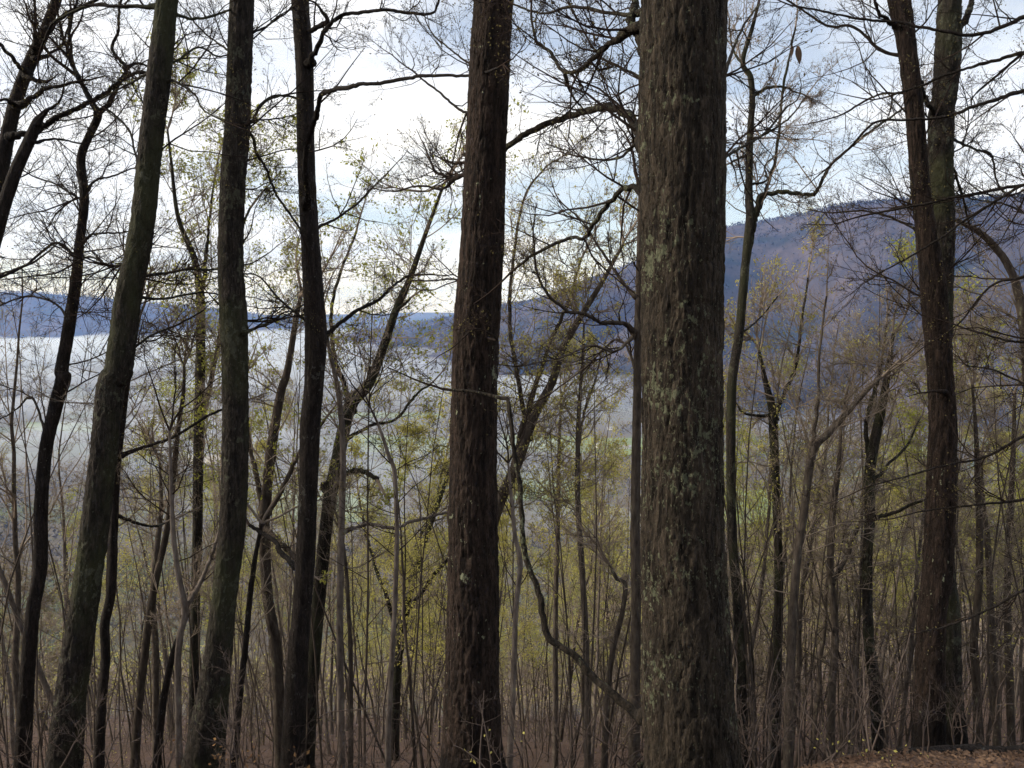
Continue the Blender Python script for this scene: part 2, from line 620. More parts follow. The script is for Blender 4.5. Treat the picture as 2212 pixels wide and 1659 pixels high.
def build_ridge(name, pairs, width_front, width_back, seed, n_along, n_across, spur, n_crowns, crown, label=None):
    C = resample(crest_points(pairs), n_along)
    tan = np.gradient(C[:, :2], axis=0); tan = tan / np.linalg.norm(tan, axis=1, keepdims=True)
    nor = np.stack([tan[:, 1], -tan[:, 0]], 1)
    # make the normal face the camera
    flip = np.sign(np.sum(nor * -C[:, :2], 1)); nor *= flip[:, None]
    v = np.linspace(-1, 1, n_across)
    off = np.where(v > 0, v * width_front, v * width_back)
    s_al = np.concatenate([[0], np.cumsum(np.linalg.norm(np.diff(C[:, :2], axis=0), axis=1))])
    X = C[:, None, 0] + nor[:, None, 0] * off[None]
    Y = C[:, None, 1] + nor[:, None, 1] * off[None]
    base = -262.0
    fall = 0.5 + 0.5 * np.cos(np.pi * np.abs(v) ** 0.85)
    gul = fbm(np.repeat(s_al[:, None], n_across, 1) / spur + seed, np.repeat(off[None], n_along, 0) / (spur * 2.5), seed, 4)
    w = np.clip(np.abs(v) * 3, 0, 1) * np.clip((1 - np.abs(v)) * 2.5, 0, 1)
    Z = base + (C[:, None, 2] - base) * np.clip(fall[None] + (gul - 0.5) * 0.62 * w[None], 0, 1.0)
    Z += (fbm(X / 60, Y / 60, seed + 3, 3) - 0.5) * 8 * (fall[None] > 0.03)
    V = np.stack([X, Y, Z], -1).reshape(-1, 3)
    idx = np.arange(n_along * n_across).reshape(n_along, n_across)
    Q = np.stack([idx[:-1, :-1], idx[1:, :-1], idx[1:, 1:], idx[:-1, 1:]], -1).reshape(-1, 4)
    o = add_obj(name, new_mesh(name, V, quads=Q), M_HILL, kind='structure')
    # tree crowns over the slope that faces the camera, thickest on the skyline
    rng = np.random.default_rng(seed)
    a = rng.uniform(0, n_along - 1.001, n_crowns)
    b = (n_across - 1) / 2 + np.abs(rng.uniform(-0.08, 1, n_crowns)) ** 1.3 * (n_across - 1) / 2 * 0.96
    b = np.where(rng.uniform(0, 1, n_crowns) < 0.15, (n_across - 1) / 2 + rng.normal(0, 0.6, n_crowns), b)
    b = np.clip(b, 0, n_across - 1.001)
    i = a.astype(int); j = b.astype(int); fa = (a - i)[:, None]; fb = (b - j)[:, None]
    G = V.reshape(n_along, n_across, 3)
    pts = (G[i, j] * (1 - fa) + G[i + 1, j] * fa) * (1 - fb) + (G[i, j + 1] * (1 - fa) + G[i + 1, j + 1] * fa) * fb
    return pts


def crowns_mesh(pts, size, k, rng, tall=1.0, spread=1.0, facet=0.30):
    """each crown a loose cluster of k facets through its volume"""
    n = len(pts)
    c = np.repeat(pts, k, 0)
    sz = np.repeat(size * rng.uniform(0.6, 1.35, n), k)[:, None]
    q = rng.normal(0, 0.33, (n * k, 3)) * spread; q[:, 2] = q[:, 2] * tall + 0.75 * tall
    c = c + q * sz
    tri = c[:, None, :] + rng.normal(0, facet, (n * k, 3, 3)) * sz[:, None, :]
    return tri.reshape(-1, 3), np.arange(n * k * 3).reshape(-1, 3)


M_FARCROWN = noise_mat('far_crowns', [(0.36, (0.010, 0.018, 0.014)), (0.46, (0.036, 0.033, 0.032)), (0.62, (0.078, 0.066, 0.060))], 0.004, 7, stops2=[(0.3, 0.55), (0.7, 1.35)], scale2=0.09)

right_crest = [(3300, 470, 1900), (2750, 445, 2150), (2400, 432, 2400), (2212, 430, 2600), (2080, 436, 2750), (1950, 438, 2900), (1800, 449, 3100), (1700, 470, 3250), (1600, 497, 3450),
               (1500, 532, 3650), (1400, 572, 3900), (1300, 608, 4200), (1200, 640, 4550), (1100, 664, 5000), (1000, 689, 5600), (930, 702, 6100), (860, 716, 6600), (800, 722, 7000)]
left_crest = [(-2200, 640, 6500), (-1200, 632, 6600), (-500, 625, 6700), (-150, 628, 6800), (0, 630, 6900), (90, 633, 7000), (200, 642, 7100), (300, 652, 7200), (400, 660, 7300), (480, 668, 7400), (560, 680, 7500), (640, 694, 7600), (720, 712, 7700), (780, 722, 7800)]
far_crest = [(-600, 690, 12500), (200, 684, 12500), (700, 679, 12500), (900, 675, 12500), (1050, 677, 12500), (1300, 681, 12500), (1800, 690, 12500), (2800, 690, 12500)]
pr = build_ridge('ridge', right_crest, 1500, 1300, 41, 240, 60, 300, 27000, 9)
pl = build_ridge('ridge', left_crest, 1100, 1300, 57, 200, 36, 500, 15000, 12)
build_ridge('ridge', far_crest, 1500, 1500, 63, 90, 16, 900, 10, 12)
V1, t1 = crowns_mesh(pr, 9.5, 3, np.random.default_rng(5), 0.9)
V2, t2 = crowns_mesh(pl, 13.0, 3, np.random.default_rng(6), 0.9)
add_obj('ridge_forest', new_mesh('ridge_forest', np.concatenate([V1, V2]), tris=np.concatenate([t1, t2 + len(V1)]), smooth=False), M_FARCROWN, kind='stuff',
        label='bare purple brown forest covering the blue hazy ridges', cat='forest')


# ------------------------------------------------------------------ valley: fields, woods, farm buildings
def on_valley(px, py):
    r = pix_ray(px, py)
    t = 400.0
    for _ in range(60):
        p = EYE + r * t
        h = p[2] - float(ground_z(p[0], p[1]))
        t += max(h, -50) / max(-r[2], 0.02) * 0.6
    return EYE + r * t


FIELDS = []


def field(corner_px, mat, name='field'):
    C = np.array([on_valley(*c) for c in corner_px])[:, :2]
    n = 14
    u = np.linspace(0, 1, n)[:, None, None]; v = np.linspace(0, 1, n)[None, :, None]
    G = (C[0] * (1 - u) + C[1] * u) * (1 - v) + (C[3] * (1 - u) + C[2] * u) * v
    wig = 18 * (fbm(G[..., 0] / 90, G[..., 1] / 90, 77, 3) - 0.5)
    G = G + wig[..., None]
    Z = ground_z(G[..., 0], G[..., 1]) + 0.6
    V = np.concatenate([G, Z[..., None]], -1).reshape(-1, 3)
    idx = np.arange(n * n).reshape(n, n)
    Q = np.stack([idx[:-1, :-1], idx[1:, :-1], idx[1:, 1:], idx[:-1, 1:]], -1).reshape(-1, 4)
    add_obj(name, new_mesh(name, V, quads=Q), mat, kind='structure')
    FIELDS.append(C)


M_GRASS = noise_mat('meadow', [(0.35, (0.125, 0.165, 0.055)), (0.65, (0.18, 0.22, 0.08))], 0.02, 5)
M_TAN = noise_mat('stubble_field', [(0.35, (0.30, 0.25, 0.16)), (0.65, (0.38, 0.31, 0.20))], 0.02, 5)
field([(1085, 972), (1400, 985), (1400, 948), (1085, 938)], M_GRASS)
field([(1080, 1082), (1290, 1085), (1250, 1040), (1100, 1036)], M_GRASS)
field([(760, 975), (985, 985), (985, 948), (760, 940)], M_GRASS)
field([(395, 1003), (500, 1003), (500, 985), (395, 985)], M_TAN)
field([(1560, 1130), (1680, 1130), (1670, 1060), (1560, 1060)], M_GRASS)
field([(1920, 1000), (2060, 1005), (2060, 965), (1940, 965)], M_GRASS)
field([(700, 905), (960, 905), (960, 893), (700, 893)], M_GRASS)
field([(560, 1120), (800, 1130), (800, 1070), (600, 1060)], M_GRASS)
field([(60, 930), (200, 935), (200, 915), (60, 912)], M_GRASS)


def inside(P, C):
    r = np.zeros(len(P), bool)
    n = len(C)
    for i in range(n):
        a, b = C[i], C[(i + 1) % n]
        cond = ((a[1] > P[:, 1]) != (b[1] > P[:, 1]))
        xs = (b[0] - a[0]) * (P[:, 1] - a[1]) / (b[1] - a[1] + 1e-9) + a[0]
        r ^= cond & (P[:, 0] < xs)
    return r


def valley_wood():
    rng = np.random.default_rng(88)
    n = 26000
    yv = rng.uniform(560, 3600, n) ** 1.0
    xv = rng.uniform(-0.72, 0.72, n) * yv
    P = np.stack([xv, yv], 1)
    dens = fbm(xv / 260, yv / 160, 91, 3)
    keep = dens > 0.47
    keep |= (yv < 800)
    for C in FIELDS:
        keep &= ~inside(P, C)
    P = P[keep]
    z = ground_z(P[:, 0], P[:, 1])
    pts = np.column_stack([P, z])
    return crowns_mesh(pts, 7.0, 9, rng, 1.1, 1.3, 0.19)


Vv, tv = valley_wood()
M_VALLEY = noise_mat('valley_wood', [(0.32, (0.050, 0.060, 0.045)), (0.48, (0.105, 0.092, 0.080)), (0.66, (0.15, 0.135, 0.09))], 0.006, 6, stops2=[(0.3, 0.8), (0.7, 1.15)], scale2=0.12)
add_obj('valley_wood', new_mesh('valley_wood', Vv, tris=tv, smooth=False), M_VALLEY, kind='stuff', label='grey brown woods between the green fields on the valley floor', cat='wood')

M_WHITE = noise_mat('white_siding', [(0.3, (0.74, 0.74, 0.72)), (0.7, (0.84, 0.84, 0.82))], 0.6)
M_ROOF = noise_mat('grey_roof', [(0.3, (0.22, 0.22, 0.23)), (0.7, (0.34, 0.34, 0.35))], 0.8)
M_GLASS = noise_mat('window_dark', [(0.3, (0.03, 0.035, 0.045)), (0.7, (0.05, 0.055, 0.07))], 0.8, rough=0.2)


def box_arrays(cx, cy, cz, sx, sy, sz):
    v = np.array([[x, y, z] for z in (-.5, .5) for y in (-.5, .5) for x in (-.5, .5)]) * [sx, sy, sz] + [cx, cy, cz]
    q = np.array([[0, 2, 3, 1], [4, 5, 7, 6], [0, 1, 5, 4], [2, 6, 7, 3], [0, 4, 6, 2], [1, 3, 7, 5]])
    return v, q


def farm_building(px, py, length, wide, high, rz, label):
    p = on_valley(px, py)
    p[2] = float(ground_z(p[0], p[1]))
    t = thing('farm_building', label, 'building', p, 'white farm buildings in the valley')
    t.rotation_euler = (0, 0, math.radians(rz))
    v, q = box_arrays(0, 0, high / 2 - 0.5, length, wide, high + 1)
    add_obj('wall', new_mesh('wall', v, quads=q, smooth=False), M_WHITE, t)
    e = 0.6; h2 = high + wide * 0.32
    hl, hw = length / 2 + e, wide / 2 + e
    v = np.array([[-hl, -hw, high - .1], [hl, -hw, high - .1], [hl, hw, high - .1], [-hl, hw, high - .1], [-hl, 0, h2], [hl, 0, h2]])
    add_obj('roof', new_mesh('roof', v, quads=np.array([[0, 1, 5, 4], [2, 3, 4, 5], [0, 3, 2, 1]]), tris=np.array([[0, 4, 3], [1, 2, 5]]), smooth=False), M_ROOF, t)
    k = max(2, int(length / 4))
    wm = None
    for i in range(k):
        if wm is None:
            v, q = box_arrays(0, 0, 0, 1.1, 0.12, 1.3)
            wm = new_mesh('window', v, quads=q, smooth=False)
        add_obj('window', wm, M_GLASS, t, (-length / 2 + (i + 0.5) * length / k, -wide / 2 - 0.03, high * 0.55))
    return t


farm_building(1292, 968, 7, 6, 9, 15, 'tall white farm building left of the long barn beyond the green field')
farm_building(1345, 970, 30, 9, 4.5, 4, 'long low white barn beyond the green field in the valley')
farm_building(1318, 928, 12, 7, 5, -10, 'white farmhouse at the far upper edge of the green field')
farm_building(1372, 972, 10, 8, 5, 20, 'small white shed at the right end of the long barn')

# ------------------------------------------------------------------ mist in the valley and the air
def build_fog():
    nx, ny = 150, 130
    yv = np.geomspace(640, 9500, ny)
    u = np.linspace(-0.95, 0.62, nx)
    U, Y = np.meshgrid(u, yv, indexing='xy')
    X = U * Y
    far = sstep(1900, 4000, Y + 250 * (fbm(X / 700, Y / 700, 5, 3) - 0.5) * 4 - U * 250)
    n1 = fbm(X / 420 + 3, Y / 300 + 9, 21, 4)
    n2 = fbm(X / 1500 + 17, Y / 620 + 2, 33, 4)                      # long banks with gaps between
    n3 = fbm(X / 170 + 5, Y / 170 + 1, 35, 3)                        # ragged tops
    h = 95 * far * sstep(0.30, 0.66, n2) * (0.35 + 0.75 * n1 + 0.45 * (n3 - 0.5)) * sstep(8600, 6800, Y)
    h = h + 30 * far * sstep(8200, 6400, Y) * (0.2 + 1.2 * n3)
    h = h + 24 * sstep(0.54, 0.72, n1) * sstep(800, 1100, Y)
    p = at(700, 1080, 980); 
    for (qx, qy, sx, sy, hh) in ((p[0], 960, 210, 130, 34), (-560, 1500, 420, 260, 26), (90, 880, 90, 60, 20), (350, 2300, 700, 450, 45)):
        h = h + hh * np.exp(-((X - qx) / sx) ** 2 - ((Y - qy) / sy) ** 2)
    edge = sstep(0, 6, np.minimum(np.arange(nx), np.arange(nx)[::-1]))[None, :] * sstep(0, 6, np.minimum(np.arange(ny), np.arange(ny)[::-1]))[:, None]
    h = h + 4 * sstep(800, 1200, Y) * (0.2 + n3)
    h = h * edge
    g = np.maximum(ground_z(X, Y), -262)
    top = np.where(h > 1.5, g + h, -271.0)
    keep = h > 1.5
    V1 = np.stack([X, Y, np.where(keep, top, -270.0)], -1).reshape(-1, 3)
    V2 = np.stack([X, Y, np.full_like(X, -271.0)], -1).reshape(-1, 3)
    n = nx * ny
    idx = np.arange(n).reshape(ny, nx)
    Q1 = np.stack([idx[:-1, :-1], idx[:-1, 1:], idx[1:, 1:], idx[1:, :-1]], -1).reshape(-1, 4)
    Q2 = Q1[:, ::-1] + n
    b = np.concatenate([idx[0], idx[1:, -1], idx[-1, ::-1][1:], idx[::-1, 0][1:]])
    Q3 = np.stack([b[:-1], b[:-1] + n, b[1:] + n, b[1:]], -1)
    V = np.concatenate([V1, V2])
    me = new_mesh('fog_bank', V, quads=np.concatenate([Q1, Q2, Q3]))
    m, nt, out = new_mat('valley_fog')
    v = N(nt, 'ShaderNodeVolumePrincipled')
    v.inputs['Color'].default_value = (0.74, 0.81, 0.92, 1)
    v.inputs['Density'].default_value = 0.0034
    v.inputs['Anisotropy'].default_value = 0.1
    L(nt, v.outputs[0], out.inputs['Volume'])
    add_obj('fog_bank', me, m, kind='stuff', label='white morning fog lying over the valley floor', cat='fog')


build_fog()

v, q = box_arrays(0, 0, 0, 1, 1, 1)
HB = np.array([-18000, 18000, -17500, 17500, -276, 460.0])
v = np.stack([np.where(v[:, 0] < 0, HB[0], HB[1]), np.where(v[:, 1] < 0, HB[2], HB[3]), np.where(v[:, 2] < 0, HB[4], HB[5])], 1)
m, nt, out = new_mat('air')
hz = N(nt, 'ShaderNodeVolumePrincipled')
hz.inputs['Color'].default_value = (0.25, 0.44, 1.0, 1)
hz.inputs['Absorption Color'].default_value = (1, 1, 1, 1)
hz.inputs['Density'].default_value = 0.000080
L(nt, hz.outputs[0], out.inputs['Volume'])
add_obj('haze', new_mesh('haze', v, quads=q, smooth=False), m, kind='stuff')


# ------------------------------------------------------------------ trees
def twigs_on(T, P, D, R, Ls, rng, per_m=4.0, l2=0.7, up=0.10, lv=3, thick=1.0, t0=0.12, flat=0.0, ang=(30, 75)):
    """side branches, twigs and twiglets on a batch of limbs; returns tip points"""
    per = np.asarray(Ls) * per_m * 1.5
    s, d, ln, r = spawn(P, D, R, np.full(len(P), l2 * 1.25), per, t0, 1.0, ang[0], ang[1], 1.0, rng, flat=flat)
    if len(s) == 0:
        return np.zeros((0, 3))
    r = np.clip(r, 0.0030, 0.0080) * thick * np.clip(ln / l2, 0.6, 1.5)
    P2, D2, R2 = walk(s, d, ln, r, 6, 0.19, up, rng, 0.3)
    T.add(P2, R2, 3)
    tips = [P2[:, -1]]
    s, d, ln3, r3 = spawn(P2, D2, R2, ln, 5.5, 0.12, 1.0, 28, 62, 0.52, rng, 0.08, 0.65, flat=flat)
    P3, D3, R3 = walk(s, d, ln3, np.maximum(r3, 0.0019 * thick), 3, 0.22, up, rng, 0.4)
    T.add(P3, R3, 3)
    tips.append(P3[:, -1])
    if lv >= 3:
        s, d, ln4, r4 = spawn(P3, D3, R3, ln3, 5.6, 0.12, 1.0, 25, 58, 0.62, rng, 0.06, 0.75, flat=flat)
        P4, D4, R4 = walk(s, d, ln4, np.maximum(r4, 0.0016 * thick), 2, 0.2, up, rng, 0.5)
        T.add(P4, R4, 3)
        tips.append(P4[:, -1])
    return np.concatenate(tips)


def dirs_of(P):
    D = np.empty_like(P); D[1:-1] = P[2:] - P[:-2]; D[0] = P[1] - P[0]; D[-1] = P[-1] - P[-2]
    return unit(D)


def bark_trunk(C, Rr, style, seed, S, origin, char=0.0):
    """trunk surface with real bark relief. C (n,3) centre line, Rr (n,) radii"""
    n = len(C)
    T = dirs_of(C)
    U = unit(np.cross(T, np.array([0, 1.0, 0])[None])); W = np.cross(T, U)
    s = np.concatenate([[0], np.cumsum(np.linalg.norm(np.diff(C, axis=0), axis=1))])
    th = np.arange(S) * 2 * math.pi / S
    TH, SS = np.meshgrid(th / (2 * math.pi), s, indexing='xy')
    rm = float(np.median(Rr)); circ = 2 * math.pi * rm
    if style == 'oak':      # long shaggy plates
        cu, cv, dep, warp, fw = 0.033, 0.13, 0.0135, 0.8, 0.16
    elif style == 'ridge':  # narrow interlacing ridges
        cu, cv, dep, warp, fw = 0.027, 0.14, 0.0135, 0.8, 0.14
    elif style == 'block':  # blocky small plates
        cu, cv, dep, warp, fw = 0.042, 0.075, 0.0125, 0.6, 0.18
    else:                   # fairly smooth
        cu, cv, dep, warp, fw = 0.06, 0.12, 0.007, 0.5, 0.3
    pu = max(5, int(round(circ / cu)))
    x = TH * pu; y = SS / cv
    wx = (vnoise(x * 0.5, y * 1.0, seed, None) - 0.5) * 0 
    ph = max(2, pu // 3)
    x = x + warp * 2 * (vnoise(TH * ph, SS / (cv * 1.2), seed + 1, ph) - 0.5)
    y = y + warp * 1.6 * (vnoise(TH * pu, SS / (cv * 3), seed + 2, pu) - 0.5)
    f, cid = voronoi(x, y, pu, seed)
    crack = sstep(0.0, 0.13, f)                       # breaks between plates
    wob1 = 0.9 * (vnoise(TH * pu, SS / (cv * 0.7), seed + 21, pu) - 0.5)
    r1 = np.abs(2 * vnoise(TH * pu * 0.5 * 2 + wob1, SS / (cv * 1.9), seed + 22, pu) - 1)
    r2 = np.abs(2 * vnoise(TH * pu * 2 + wob1 * 1.5, SS / (cv * 0.9), seed + 23, pu * 2) - 1)
    plate = 0.55 * sstep(0.02, fw + 0.10, r1) + 0.45 * crack
    fine = sstep(0.0, 0.5, r2)
    lump = vnoise(TH * 3, SS / 0.6, seed + 8, 3) - 0.5
    small = vnoise(TH * pu * 4, SS / (cu * 1.6), seed + 12, pu * 4) - 0.5 + 0.5 * (hash2(np.arange(S)[None, :] + 0 * SS.astype(int), (SS / 0.02).astype(int), seed) - 0.5)
    amp = np.clip(Rr / rm, 0.3, 1.2)[:, None]
    disp = amp * (dep * (plate - 0.6) + dep * 0.45 * (fine - 0.6) + dep * 0.7 * (cid - 0.5) + dep * 0.4 * small) + Rr[:, None] * 0.035 * lump
    kr = np.random.default_rng(seed + 99)
    for _ in range(9):
        kt, ks = kr.uniform(0, 1), kr.uniform(0.1, 0.9) * s[-1]
        dth = np.abs((TH - kt + 0.5) % 1 - 0.5) * circ
        sg = kr.uniform(0.18, 0.34) * rm
        q = np.sqrt(dth ** 2 + ((SS - ks) * 0.8) ** 2) / sg
        disp = disp + rm * kr.uniform(0.06, 0.14) * (np.exp(-q ** 2) - 0.75 * np.exp(-(q / 0.42) ** 2))
    if style == 'smooth':
        disp = disp * 0.8
    rr = Rr[:, None] + disp
    ring = U[:, None, :] * np.cos(th)[None, :, None] + W[:, None, :] * np.sin(th)[None, :, None]
    V = C[:, None, :] + ring * rr[..., None]
    idx = np.arange(n * S).reshape(n, S)
    a = idx[:-1]; b = np.roll(a, -1, 1); d = idx[1:]; c = np.roll(d, -1, 1)
    Q = np.stack([a, b, c, d], -1).reshape(-1, 4)
    at_ = {'plate': cid.ravel()}
    if char > 0:            # scorched foot, ragged upper edge
        hgt = SS - 0.25
        edge = char * (0.55 + 0.9 * vnoise(TH * 9, SS / 0.5, seed + 31, 9)) + 0.10 * (cid - 0.5)
        at_['char'] = sstep(0.05, -0.05, hgt - edge).ravel()
    return new_mesh('trunk', V.reshape(-1, 3) - origin, quads=Q, smooth=True, attrs=at_)


HERO_X = []     # (picture x low on the trunk, short name) for the labels of the trees in the gaps
HEROES = []


def hero(label, pts, d, mat, style='block', limbs=(), seed=1, S=48, step=0.03, lean=0.0, flare=1.0, auto=None, leaf=None, short=None, name='tree',
         twig=1.0, grow=9.0, broken=False, twigmat=None, cat='tree', auto_t=(0.35, 0.98), auto_len=1.6, roots=0, lv=3, char=0.0):
    """pts: (picture x, picture y, width) of the trunk from top to bottom; d its distance; lean: how much farther the top is"""
    rng = np.random.default_rng(seed)
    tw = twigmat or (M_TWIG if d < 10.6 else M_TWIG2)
    ys = np.array([p[1] for p in pts], float)
    P, R = [], []
    for (px, py, w) in pts:
        dd = d + lean * (1600 - py) / 1600.0
        P.append(at(px, py, dd)); R.append(0.5 * w / FPX * dd)
    P = np.array(P); R = np.array(R)
    # down to the soil
    gz = float(ground_z(P[-1, 0], P[-1, 1]))
    dz = P[-1, 2] - gz
    base_dir = unit((P[-1] - P[-2])[None])[0]
    if dz > 0.02:
        k = min(1.0, 0.4 / max(dz, 0.4))
        q = P[-1] + np.array([base_dir[0] * dz * 0.4 * k, base_dir[1] * dz * 0.4 * k, -dz])
        q[2] = float(ground_z(q[0], q[1]))
        P = np.vstack([P, q]); R = np.append(R, R[-1] * (1.0 + 0.18 * flare))
    else:
        R[-1] *= 1.0
    P = np.vstack([P, P[-1] - [0, 0, 0.25]]); R = np.append(R, R[-1] * (1.0 + 0.15 * flare))
    # on above the picture
    if not broken and pts[0][1] <= 5:
        up = unit((P[0] - P[1])[None])[0]
        top, rt = P[0].copy(), R[0]
        for f, rf in ((0.12, 0.93), (0.3, 0.75), (0.6, 0.45), (1.0, 0.06)):
            q = top + up * grow * f + np.array([rng.normal(0, .12), rng.normal(0, .12), 0]) * f
            P = np.vstack([q[None], P]); R = np.insert(R, 0, rt * rf)
    P = P[::-1]; R = R[::-1]
    PR = np.column_stack([P, R])
    length = float(np.sum(np.linalg.norm(np.diff(P, axis=0), axis=1)))
    above = grow if (not broken and pts[0][1] <= 5) else 0.0
    n_vis = int(np.clip((length - above) / step, 30, 640)); n_up = 24 if above else 0
    fr = np.linspace(0, (length - above) / length, n_vis)
    if n_up:
        fr = np.concatenate([fr, np.linspace((length - above) / length, 1, n_up + 1)[1:]])
    n = len(fr)
    C = resample(PR, fr)
    Cn, Rn = C[:, :3], np.maximum(C[:, 3], 0.002)
    if broken:
        Rn[-6:] *= np.array([1, .95, .8, .7, .5, .1])
    base = P[1].copy()
    t = thing(name, label, cat, base)
    add_obj('trunk', bark_trunk(Cn, Rn, style, seed * 7 + 3, S, base, char), mat, t)
    # limbs
    T = Tubes(); tips = []
    for li in limbs:
        lp, w0, w1 = li[0], li[1], li[2]
        d0 = li[3] if len(li) > 3 else None
        d1 = li[4] if len(li) > 4 else None
        dens = li[5] if len(li) > 5 else 4.0
        l2 = li[6] if len(li) > 6 else 0.7
        da = d0 if d0 is not None else d
        db = d1 if d1 is not None else d + rng.uniform(-0.6, 0.6)
        m_ = len(lp)
        Q = np.array([at(a, b, da + (db - da) * (i / (m_ - 1))) for i, (a, b) in enumerate(lp)])
        near_c = Cn[np.argmin(np.sum((Cn - Q[0]) ** 2, 1))]
        rooted = np.linalg.norm(near_c - Q[0]) < 0.5
        rad = np.array([0.5 * (w0 + (w1 - w0) * (i / (m_ - 1)) ** 0.8) / FPX * (da + (db - da) * i / (m_ - 1)) for i in range(m_)])
        if rooted:          # the limb starts at the heart of the trunk
            Q = np.vstack([near_c[None] * 0.75 + Q[:1] * 0.25, Q]); rad = np.insert(rad, 0, rad[0])
        nl = int(np.clip(8 * m_, 16, 90))
        G = resample(np.column_stack([Q, rad]), nl)
        GP, GR = G[:, :3], np.maximum(G[:, 3], 0.002)
        jit = np.cumsum(rng.normal(0, 1, GP.shape), axis=0)
        jit = jit - np.linspace(0, 1, nl)[:, None] * jit[-1]
        GP = GP + (rng.normal(0, 1, GP.shape) * GR[:, None] * 0.12) + jit * GR[:, None] * 0.22
        arc = np.concatenate([[0], np.cumsum(np.linalg.norm(np.diff(GP, axis=0), axis=1))])
        GR = GR * (1 + 0.7 * np.exp(-np.maximum(arc - (0.06 if not rooted else float(np.linalg.norm(near_c - Q[1]))), 0) / 0.07)) * (1 + 0.10 * np.convolve(rng.normal(0, 1, nl), np.ones(3) / 3, 'same'))
        LT = Tubes(); LT.add(GP, GR, 8)
        add_obj('limb', LT.mesh('limb', base), mat, t)
        ln = float(np.sum(np.linalg.norm(np.diff(GP, axis=0), axis=1)))
        if dens > 0:
            tips.append(twigs_on(T, GP[None], dirs_of(GP)[None], GR[None], [ln], rng, dens * twig, l2, thick=d / 9.0 if d > 9 else 1.0, lv=lv))
        # running end
        e = unit((GP[-1] - GP[-3])[None])
        P2, D2, R2 = walk(GP[-1:], e, np.array([l2 * 1.1]), GR[-1:], 8, 0.10, 0.03, rng, 0.3)
        T.add(P2, R2, 4)
        tips.append(twigs_on(T, P2, D2, R2, [l2 * 1.1], rng, 6, l2 * 0.5, thick=d / 9.0 if d > 9 else 1.0, lv=lv))
    if not broken and pts[0][1] > 5:
        k0 = int(n * 0.72)
        seg = np.linspace(k0, n - 1, 24).astype(int)
        TP, TR = Cn[seg][None], Rn[seg][None]
        ln = float(np.sum(np.linalg.norm(np.diff(Cn[seg], axis=0), axis=1)))
        tips.append(twigs_on(T, TP, dirs_of(Cn[seg])[None], TR, [ln], rng, 4.0, 0.8, thick=d / 9.0, lv=lv))
        ee = unit(np.repeat((Cn[-1] - Cn[-8])[None], 3, 0)) + rng.normal(0, 0.35, (3, 3))
        P2, D2, R2 = walk(np.repeat(Cn[-1:], 3, 0), ee, rng.uniform(0.9, 1.6, 3), np.repeat(Rn[-1:], 3) * 0.9, 12, 0.14, 0.06, rng, 0.25)
        T.add(P2, R2, 5)
        tips.append(twigs_on(T, P2, D2, R2, [1.3] * 3, rng, 5.0, 0.6, thick=d / 9.0, lv=lv))
    # further limbs that just grow
    if auto:
        na_ = auto
        tt = rng.uniform(auto_t[0], auto_t[1], na_)
        ii = np.clip(np.searchsorted(fr, tt * (fr[n_vis - 1] if n_up else 1.0)), 0, n - 1)
        ang = rng.uniform(0, 2 * math.pi, na_)
        el = rng.uniform(0.05, 0.9, na_)
        dv = np.stack([np.cos(ang), np.abs(np.sin(ang)) * 0.6 if d < 10.6 else np.sin(ang) * 0.8, el], 1)
        ln = auto_len * rng.uniform(0.5, 1.4, na_)
        P1, D1, R1 = walk(Cn[ii], dv, ln, np.clip(Rn[ii] * 0.25, 0.004, 0.011), 14, 0.10, 0.03, rng, 0.25)
        T.add(P1, R1, 4)
        tips.append(twigs_on(T, P1, D1, R1, ln, rng, 4.2 * twig, 0.50 * auto_len ** 0.6, thick=d / 9.0 if d > 9 else 1.0, lv=lv))
    if T.b:
        add_obj('twigs', T.mesh('twigs', base), tw, t, kind='stuff')
        tp = np.concatenate(tips) if tips else np.zeros((0, 3))
        if leaf:
            lm, size, frac, low = leaf
            sel = tp[rng.uniform(0, 1, len(tp)) < frac]
            reps = np.repeat(sel, 2, 0) + rng.normal(0, 0.03, (len(sel) * 2, 3))
            V, tr = leaf_quads(reps, size, rng, 0.4)
            add_obj('leaves', new_mesh('leaves', V - base, tris=tr, smooth=False), lm, t, kind='stuff')
        if len(tp):
            sel = tp[rng.uniform(0, 1, len(tp)) < 0.33]
            V, tr = leaf_quads(sel, 0.022 * max(1, d / 11), rng, -0.3, 0.55)
            add_obj('buds', new_mesh('buds', V - base, tris=tr, smooth=False), M_BUD, t, kind='stuff')
    px = np.interp(1200, ys, [p[0] for p in pts])
    if short:
        HERO_X.append((px, short))
    HEROES.append((base[0], base[1]))
    return t


